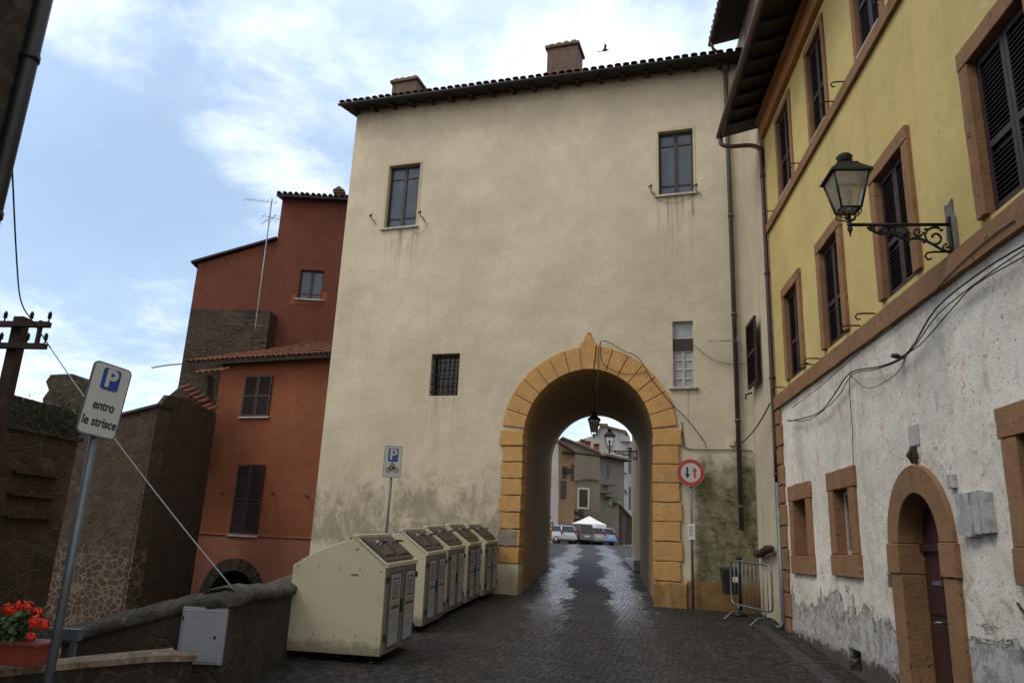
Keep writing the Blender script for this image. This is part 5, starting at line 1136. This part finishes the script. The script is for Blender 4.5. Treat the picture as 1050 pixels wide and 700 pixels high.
m = MB(); m.tube([F3.P(*F3.pick(625, 486), .1), F3.P(*F3.pick(643, 485), .1)], .05, 5); m.tube([F3.P(*F3.pick(627, 502), .1), F3.P(*F3.pick(641, 502), .1), F3.P(*F3.pick(643, 507), .1)], .06, 5); m.build('cable', 'cable', h3)
h2, F2 = far_house('grey_brown_house', 'grey-brown gabled house with one white framed maroon window', 71, [(566, 558), (567, 456), (577, 449), (615, 464.5), (614.8, 558)], 9, 'grey_house')
u2, z2 = F2.pick(615, 466); S2 = Face((u2, 71), ang=58); m = MB(); m.panel(S2, [(0, 1.5), (4.6, 1.5), (4.6, z2 - .1), (0, z2 - .1)], [], -.3, 0); m.build('side_wall', 'grey_house', h2)
far_window(F2, h2, (594, 501.5), (602.5, 520), 'shutter', 'wframe', rw=.16); far_window(F2, h2, (593.5, 522), (598, 528), 'shutter', None)
far_window(S2, h2, (618.3, 477), (620, 488), 'pane_dark', None); far_window(S2, h2, (622.5, 479), (624, 490), 'shutter', None)
m = MB(); a = [F2.pick(*p) for p in ((565.5, 456.5), (577, 447.8), (616, 463.3), (616, 465), (577, 449.4), (566, 458))]; m.panel(F2, a, [], -9, .35)
m.panel(S2, [(-.2, z2 - .15), (4.8, z2 - .15), (4.8, z2 + .05), (-.2, z2 + .05)], [], -.3, .9); rf = m.build('roof', 'old_tile', h2)
for (x0_, x1_, y0_, y1_) in ((595, 599.5, 453, 461), (600, 605.5, 455, 463), (608.5, 614.5, 457.5, 465)):
    ua, za = F2.pick(x0_, y0_); ub, zb2 = F2.pick(x1_, y1_); m = MB(); m.fbox(F2, ua, ub, zb2 - .5, za + .05, -1.2, -.5)
    for i in range(3): c_ = F2.P(ua + (ub - ua) * (i + .5) / 3, za + .05, -.85); m.lathe([(.10, 0), (.10, .3), (.14, .32), (.02, .36)], c_, 7)
    m.build('chimney', 'terracotta', rf)
m = MB(); pts_ = [F2.P(*F2.pick(*p), .12) for p in ((580, 491), (590, 493), (602, 491.5), (614, 493))]; m.tube(smooth_path(pts_), .05, 5); m.build('cable', 'cable', h2)
m = MB()
for (x, y) in ((618, 505), (622, 510), (620, 497)): q = S2.pick(x, y); m.fbox(S2, q[0] - .5, q[0] + .6, q[1] - .05, q[1] + .08, 0, .8)
m.build('tiled_canopy', 'old_tile', h2)
h1, F1 = far_house('worn_orange_house', 'worn orange and grey house at the left seen through the archway', 61, [(572.3, 558), (573.2, 452.5), (589.5, 464), (588, 558)], 8, 'ochre_house', ang=35)
S1 = Face((F1.P(F1.pick(573, 500)[0], 0).x, F1.P(F1.pick(573, 500)[0], 0).y), ang=-20); zz1 = F1.pick(573.2, 452.5)[1]
m = MB(); m.panel(S1, [(-6, 1.6), (0, 1.6), (0, zz1 + .1), (-6, zz1 + .6)], [], -.3, 0); m.build('front_wall', 'pale_house', h1)
for (p, q) in (((577, 478), (580.5, 490)), ((586, 476), (588, 492)), ((575.5, 493), (580, 511))): far_window(F1, h1, p, q, 'shutter', None)
m = MB(); u, z = F1.pick(576, 464); m.fbox(F1, u, u + 3.6, z, z + .1, 0, .5); q = F1.pick(579, 480); m.fbox(F1, q[0] - .1, q[0] + .5, q[1] - .3, q[1], 0, .3); m.build('awning', 'soffit', h1)
m = MB(); m.panel(F1, [F1.pick(*p) for p in ((571.5, 451), (590, 463), (590, 465), (572, 453.5))], [], -8, .3); m.build('roof', 'old_tile', h1)
m = MB(); c_ = F1.P(*F1.pick(579, 457), -.8); m.box((c_.x - .2, c_.y - .2, c_.z - .6), (c_.x + .2, c_.y + .2, c_.z + .2)); m.build('chimney', 'terracotta', h1)
hs, Fs = far_house('white_shop_front', 'low whitish building front behind the parked white car', 60, [(556, 558), (556, 490), (573, 497), (574, 520), (577, 523), (576, 558)], 1.2, 'pale_house')
far_window(Fs, hs, (564.5, 516), (568.5, 523.5), 'pane_dark', None); far_window(Fs, hs, (568.5, 527), (572.5, 538), 'curtain', 'wframe', rw=.06)
m = MB(); m.panel(Fs, [Fs.pick(*p) for p in ((555, 487), (574, 495), (574, 498), (555, 492))], [], -1, .5); m.build('roof', 'old_tile', hs)
# stair wall on the right with a sloping parapet
sw = thing('stair_wall', 'grey plastered stair wall with a dark doorway at the right', 'wall', (1.5, 64, 1.8))
FW = Face((0, 65), ang=0); m = MB(); m.panel(FW, [FW.pick(*p) for p in ((619, 558), (619, 530), (623, 517), (634.5, 517.5), (634.5, 558))], [], -3, 0); m.build('wall_body', 'grey_house', sw)
m = MB(); FW2 = Face((FW.pick(634.5, 520)[0], 65), ang=50); a = [FW2.pick(*p) for p in ((634.6, 517), (650, 534), (650, 558), (634.6, 558))]; m.panel(FW2, a, [], -.4, 0); m.build('side_wall', 'tufa_dark', sw)
m = MB(); a = [FW2.pick(*p) for p in ((634.5, 516), (651, 534), (651, 536), (634.5, 518.5))]; m.panel(FW2, a, [], -.5, .1); m.build('coping', 'soffit', sw)
far_window(FW2, sw, (637.5, 531), (641.5, 557), 'door', None, nm='doorway')
m = MB(); FS = Face((0, 63.5), ang=0); m.panel(FS, [FS.pick(*p) for p in ((614, 534), (617, 534), (634, 551), (634, 553.5), (614, 538))], [], -.5, 0); m.panel(FS, [FS.pick(*p) for p in ((584, 520), (587, 521), (600, 530), (600, 533), (584, 524))], [], -.5, 0); m.build('stair_parapet', 'tufa_dark', sw)
m = MB(); m.panel(FS, [FS.pick(*p) for p in ((600, 531), (600, 526), (614, 524), (619, 528), (619, 558), (585, 558), (585, 531))], [], -.9, -.51); m.build('terrace_wall', 'grey_house', sw)
for (x, y, c_) in ((626, 515, 'paper'), (630, 515, 'terracotta'), (635, 514, 'paper')):
    q = atY(x, y, 64.9); pot = thing('terrace_pot', {626: 'leftmost white pot on the stair wall beyond the arch', 630: 'reddish flower pot between two white pots on the stair wall', 635: 'rightmost white pot on the stair wall beyond the arch'}[x], 'flower pot', tuple(q), 'pots on the far stair wall')
    m = MB(); m.lathe([(.10, -.22), (.16, 0), (.18, .01), (.15, .02)], q, 8); m.build('pot', c_, pot)
    m = MB()
    for i in range(60): c0_ = q + Vector((rnd.gauss(0, .14), rnd.gauss(0, .1), abs(rnd.gauss(0.05, .12)))); a = Vector((rnd.uniform(-1, 1), rnd.uniform(-1, 1), rnd.uniform(-1, 1))).normalized() * .05; b = a.orthogonal().normalized() * .03; m.add([c0_ - a, c0_ + b, c0_ + a, c0_ - b], [(0, 1, 2, 3)])
    m.build('foliage', 'leaf', pot)

# cars
def make_car(label, loc, rz, paint, van=False, sc=1.0):
    root = thing('parked_car', label, 'car', (0, 0, 0), 'cars parked in the square beyond the arch')
    L_ = 4.0; hw = .84; H = 1.50 if not van else 1.72
    st = [(-2.0, .45, .80, .70), (-1.92, .30, .92, .78), (-1.5, .22, .98, .83), (0, .20, .97, .85), (1.0, .20, .95, .84), (1.7, .24, .84, .80), (1.95, .32, .68, .72), (2.0, .42, .60, .62)]
    rows_ = []
    for x, zb, zt, wd in st: rows_.append([(x, -wd, zb + .08), (x, -wd - .02, (zb + zt) / 2), (x, -wd + .03, zt - .04), (x, -wd + .12, zt), (x, wd - .12, zt), (x, wd - .03, zt - .04), (x, wd + .02, (zb + zt) / 2), (x, wd, zb + .08), (x, wd - .1, zb), (x, -wd + .1, zb)])
    m = MB(); k = 10; fs = []
    for i in range(len(rows_) - 1):
        for j in range(k): fs.append((i * k + j, i * k + (j + 1) % k, (i + 1) * k + (j + 1) % k, (i + 1) * k + j))
    fs.append(tuple(range(k))); fs.append(tuple((len(rows_) - 1) * k + j for j in range(k))); m.add([p for r_ in rows_ for p in r_], fs, 0, True); body = m.build('body', paint, root)
    # greenhouse: glass block with painted roof and pillars
    xr0, xr1, xf1, xf0 = -1.93, -1.62 if not van else -1.80, .30, 1.05
    m = MB(); m.hexa([(xr0 + .03, -.74, .93), (xf0, -.74, .93), (xf0, .74, .93), (xr0 + .03, .74, .93), (xr1, -.60, H - .05), (xf1, -.60, H - .05), (xf1, .60, H - .05), (xr1, .60, H - .05)]); m.build('windows', 'pane_dark', root, bevel=.03)
    m = MB(); m.hexa([(xr1 - .06, -.63, H - .07), (xf1 + .05, -.63, H - .07), (xf1 + .05, .63, H - .07), (xr1 - .06, .63, H - .07), (xr1 + .1, -.55, H), (xf1 - .1, -.55, H), (xf1 - .1, .55, H), (xr1 + .1, .55, H)])
    for s_ in (-1, 1):
        for (xa, xb, r_) in ((xr0 + .03, xr1, .055), (xf0, xf1, .035), (-.35, -.40, .035)): m.tube([(xa, s_ * .75, .93), (xb, s_ * .61, H - .05)], r_, 6)
    m.build('roof', paint, root, bevel=.02)
    for x in (-1.28, 1.28):
        for s_ in (-1, 1):
            m = MB(); m.tube([(x, s_ * .66, .31), (x, s_ * .87, .31)], .31, 18); wl = m.build('wheel', 'tyre', root, bevel=.02); m = MB(); m.tube([(x, s_ * .86, .31), (x, s_ * .885, .31)], .19, 14); m.build('rim', 'rim', wl)
    for s_ in (-1, 1):
        m = MB(); m.hexa([(-2.0, s_ * .80, .78), (-1.86, s_ * .84, .78), (-1.86, s_ * .60, .78), (-2.0, s_ * .58, .78), (-1.93, s_ * .78, 1.12), (-1.80, s_ * .80, 1.12), (-1.80, s_ * .64, 1.12), (-1.93, s_ * .66, 1.12)]); m.build('tail_light', 'tail', root, bevel=.01)
        m = MB(); m.hexa([(1.80, s_ * .74, .58), (1.99, s_ * .60, .58), (1.99, s_ * .40, .58), (1.8, s_ * .4, .58), (1.72, s_ * .74, .74), (1.93, s_ * .58, .70), (1.93, s_ * .42, .70), (1.7, s_ * .4, .74)]); m.build('headlight', 'curtain', root, bevel=.01)
    m = MB(); m.box((-2.06, -.78, .36), (-1.9, .78, .56)); m.build('bumper', paint, root, bevel=.04); m = MB(); m.box((-2.03, -.26, .62), (-1.97, .26, .73)); m.build('number_plate', 'paper', root)
    root.location = loc; root.rotation_euler = (0, 0, R(rz)); root.scale = (sc, sc, sc); return root
def cz_(x, y, Y): p = atY(x, y, Y); return (p.x, Y, g(Y))
make_car('light blue hatchback parked beneath the white parasol', cz_(611, 558, 57), 128, 'car_blue', False, .80)
make_car('silver hatchback parked between the dark minivan and blue car', cz_(600, 558, 56), 128, 'car_silver', False, .80)
make_car('dark grey minivan parked beside the white car beyond the arch', cz_(588, 558, 54.8), 126, 'car_dark', True, .80)
make_car('white car parked leftmost and half hidden by the arch jamb', cz_(570, 558, 53.6), 127, 'car_white', False, .80)
# parasol
q = atY(604, 541, 59.5); ps = thing('market_parasol', 'white market parasol opened above the parked cars', 'parasol', (q.x, 59.5, g(59.5)))
m = MB(); zc = atY(604, 529.5, 59.5).z; ze_ = atY(604, 537, 59.5).z; prf = [(1.42, ze_ - zc - .25), (1.42, ze_ - zc - .02), (.7, -.28), (.12, 0), (.02, .03)]
m.lathe(prf, (q.x, 59.5, zc), 8, rot=R(22.5), smooth=False); m.build('canopy', 'white_cloth', ps); m = MB(); m.tube([(q.x, 59.5, g(59.5)), (q.x, 59.5, zc)], .03, 8); m.build('pole', 'galv', ps)

# walker by the left jamb
def skin_obj(name, joints, edges, mat, par, loc):
    me = bpy.data.meshes.new(name); me.from_pydata([j[0] for j in joints], edges, []); o = bpy.data.objects.new(name, me); COL.objects.link(o); o.parent = par
    me.materials.append(M[mat]); md = o.modifiers.new('Skin', 'SKIN'); md.use_smooth_shade = True
    for i, j in enumerate(joints): r_ = j[1]; me.skin_vertices[0].data[i].radius = (r_, r_)
    me.skin_vertices[0].data[0].use_root = True; o.modifiers.new('Sub', 'SUBSURF').levels = 1; return o
Yp = 51.0; q = atY(562.6, 558, Yp); pe = thing('person', 'person in grey top and ochre trousers walking beside the left archway edge', 'person', (q.x, Yp, g(Yp)))
def add_skin():
    J = [((0, 0, .95), .12), ((0, 0, 1.15), .12), ((0, 0, 1.38), .13), ((0, 0, 1.48), .055), ((0, -.01, 1.60), .095), ((0, 0, 1.68), .075),
         ((-.19, 0, 1.38), .055), ((-.25, .02, 1.12), .042), ((-.24, -.08, .88), .032), ((-.24, -.10, .80), .03), ((.19, 0, 1.38), .055), ((.25, -.02, 1.12), .042), ((.24, .06, .88), .032), ((.24, .08, .80), .03),
         ((-.10, -.03, .88), .095), ((-.11, -.10, .50), .065), ((-.11, -.06, .10), .045), ((-.11, -.18, .04), .04), ((.10, .03, .88), .095), ((.11, .06, .50), .065), ((.11, .20, .12), .045), ((.11, .12, .04), .04)]
    Ed = [(0, 1), (1, 2), (2, 3), (3, 4), (4, 5), (2, 6), (6, 7), (7, 8), (8, 9), (2, 10), (10, 11), (11, 12), (12, 13), (0, 14), (14, 15), (15, 16), (16, 17), (0, 18), (18, 19), (19, 20), (20, 21)]
    mk = lambda nm, idx, gr, mat: (nm, idx, gr, mat)
    def sub(nm, idx, gr, mat):
        mp = {a: i for i, a in enumerate(idx)}; jj = [(J[a][0], J[a][1] + gr) for a in idx]; ee = [(mp[a], mp[b]) for a, b in Ed if a in mp and b in mp]; return skin_build(nm, jj, ee, mat)
    def skin_build(nm, jj, ee, mat):
        me = bpy.data.meshes.new(nm); me.from_pydata([j[0] for j in jj], ee, []); bm = bmesh.new(); bm.from_mesh(me); ly = bm.verts.layers.skin.verify()
        for v_, j in zip(bm.verts, jj): v_[ly].radius = (j[1], j[1])
        bm.verts.ensure_lookup_table(); bm.verts[0][ly].use_root = True; bm.to_mesh(me); bm.free(); me.materials.append(M[mat])
        o = bpy.data.objects.new(nm, me); COL.objects.link(o); o.parent = pe; o.modifiers.new('Skin', 'SKIN').use_smooth_shade = True; s_ = o.modifiers.new('Sub', 'SUBSURF'); s_.levels = 1; s_.render_levels = 2; return o
    sub('body', list(range(22)), 0, 'skin'); sub('shirt', [0, 1, 2, 6, 7, 8, 10, 11, 12], .02, 'shirt'); sub('trousers', [0, 14, 15, 16, 18, 19, 20], .022, 'trousers')
    m = MB(); m.lathe([(.02, .14), (.08, .12), (.11, .06), (.112, 0), (.10, -.05)], (q.x, Yp + .02, g(Yp) + 1.63), 12); m.build('hair', 'hair', pe)
add_skin()

# bird in flight above the roof
bp = atY(620, 52, 21); m = MB()
m.tube([bp + Vector((-.13, 0, -.03)), bp + Vector((-.09, 0, -.02)), bp + Vector((0, 0, 0)), bp + Vector((.07, 0, .02)), bp + Vector((.11, 0, .03)), bp + Vector((.14, 0, .03))], [.004, .018, .035, .028, .022, .003], 8)
for s_, up2 in ((-1, .22), (1, .06)):
    w0 = bp + Vector((.04, s_ * .02, .01)); w1 = bp + Vector((-.05, s_ * .02, .01)); wt = bp + Vector((.12 if s_ > 0 else -.02, s_ * .16, .06 + up2 * .5)); wm_ = bp + Vector((.04, s_ * .10, up2 * .5))
    m.add([w0, w1, wm_ + Vector((-.05, 0, 0)), wm_ + Vector((.03, 0, .01)), wt, w0 + Vector((0, 0, -.008)), w1 + Vector((0, 0, -.008))], [(0, 1, 2, 3), (3, 2, 4), (5, 6, 1, 0)])
m.add([bp + Vector((-.12, -.01, -.03)), bp + Vector((-.12, .01, -.03)), bp + Vector((-.20, .035, -.04)), bp + Vector((-.20, -.035, -.04))], [(0, 1, 2, 3)])
tag(m.build('bird', 'feather', None, loc=tuple(bp)), 'small dark bird in flight above the tower roof', 'bird')
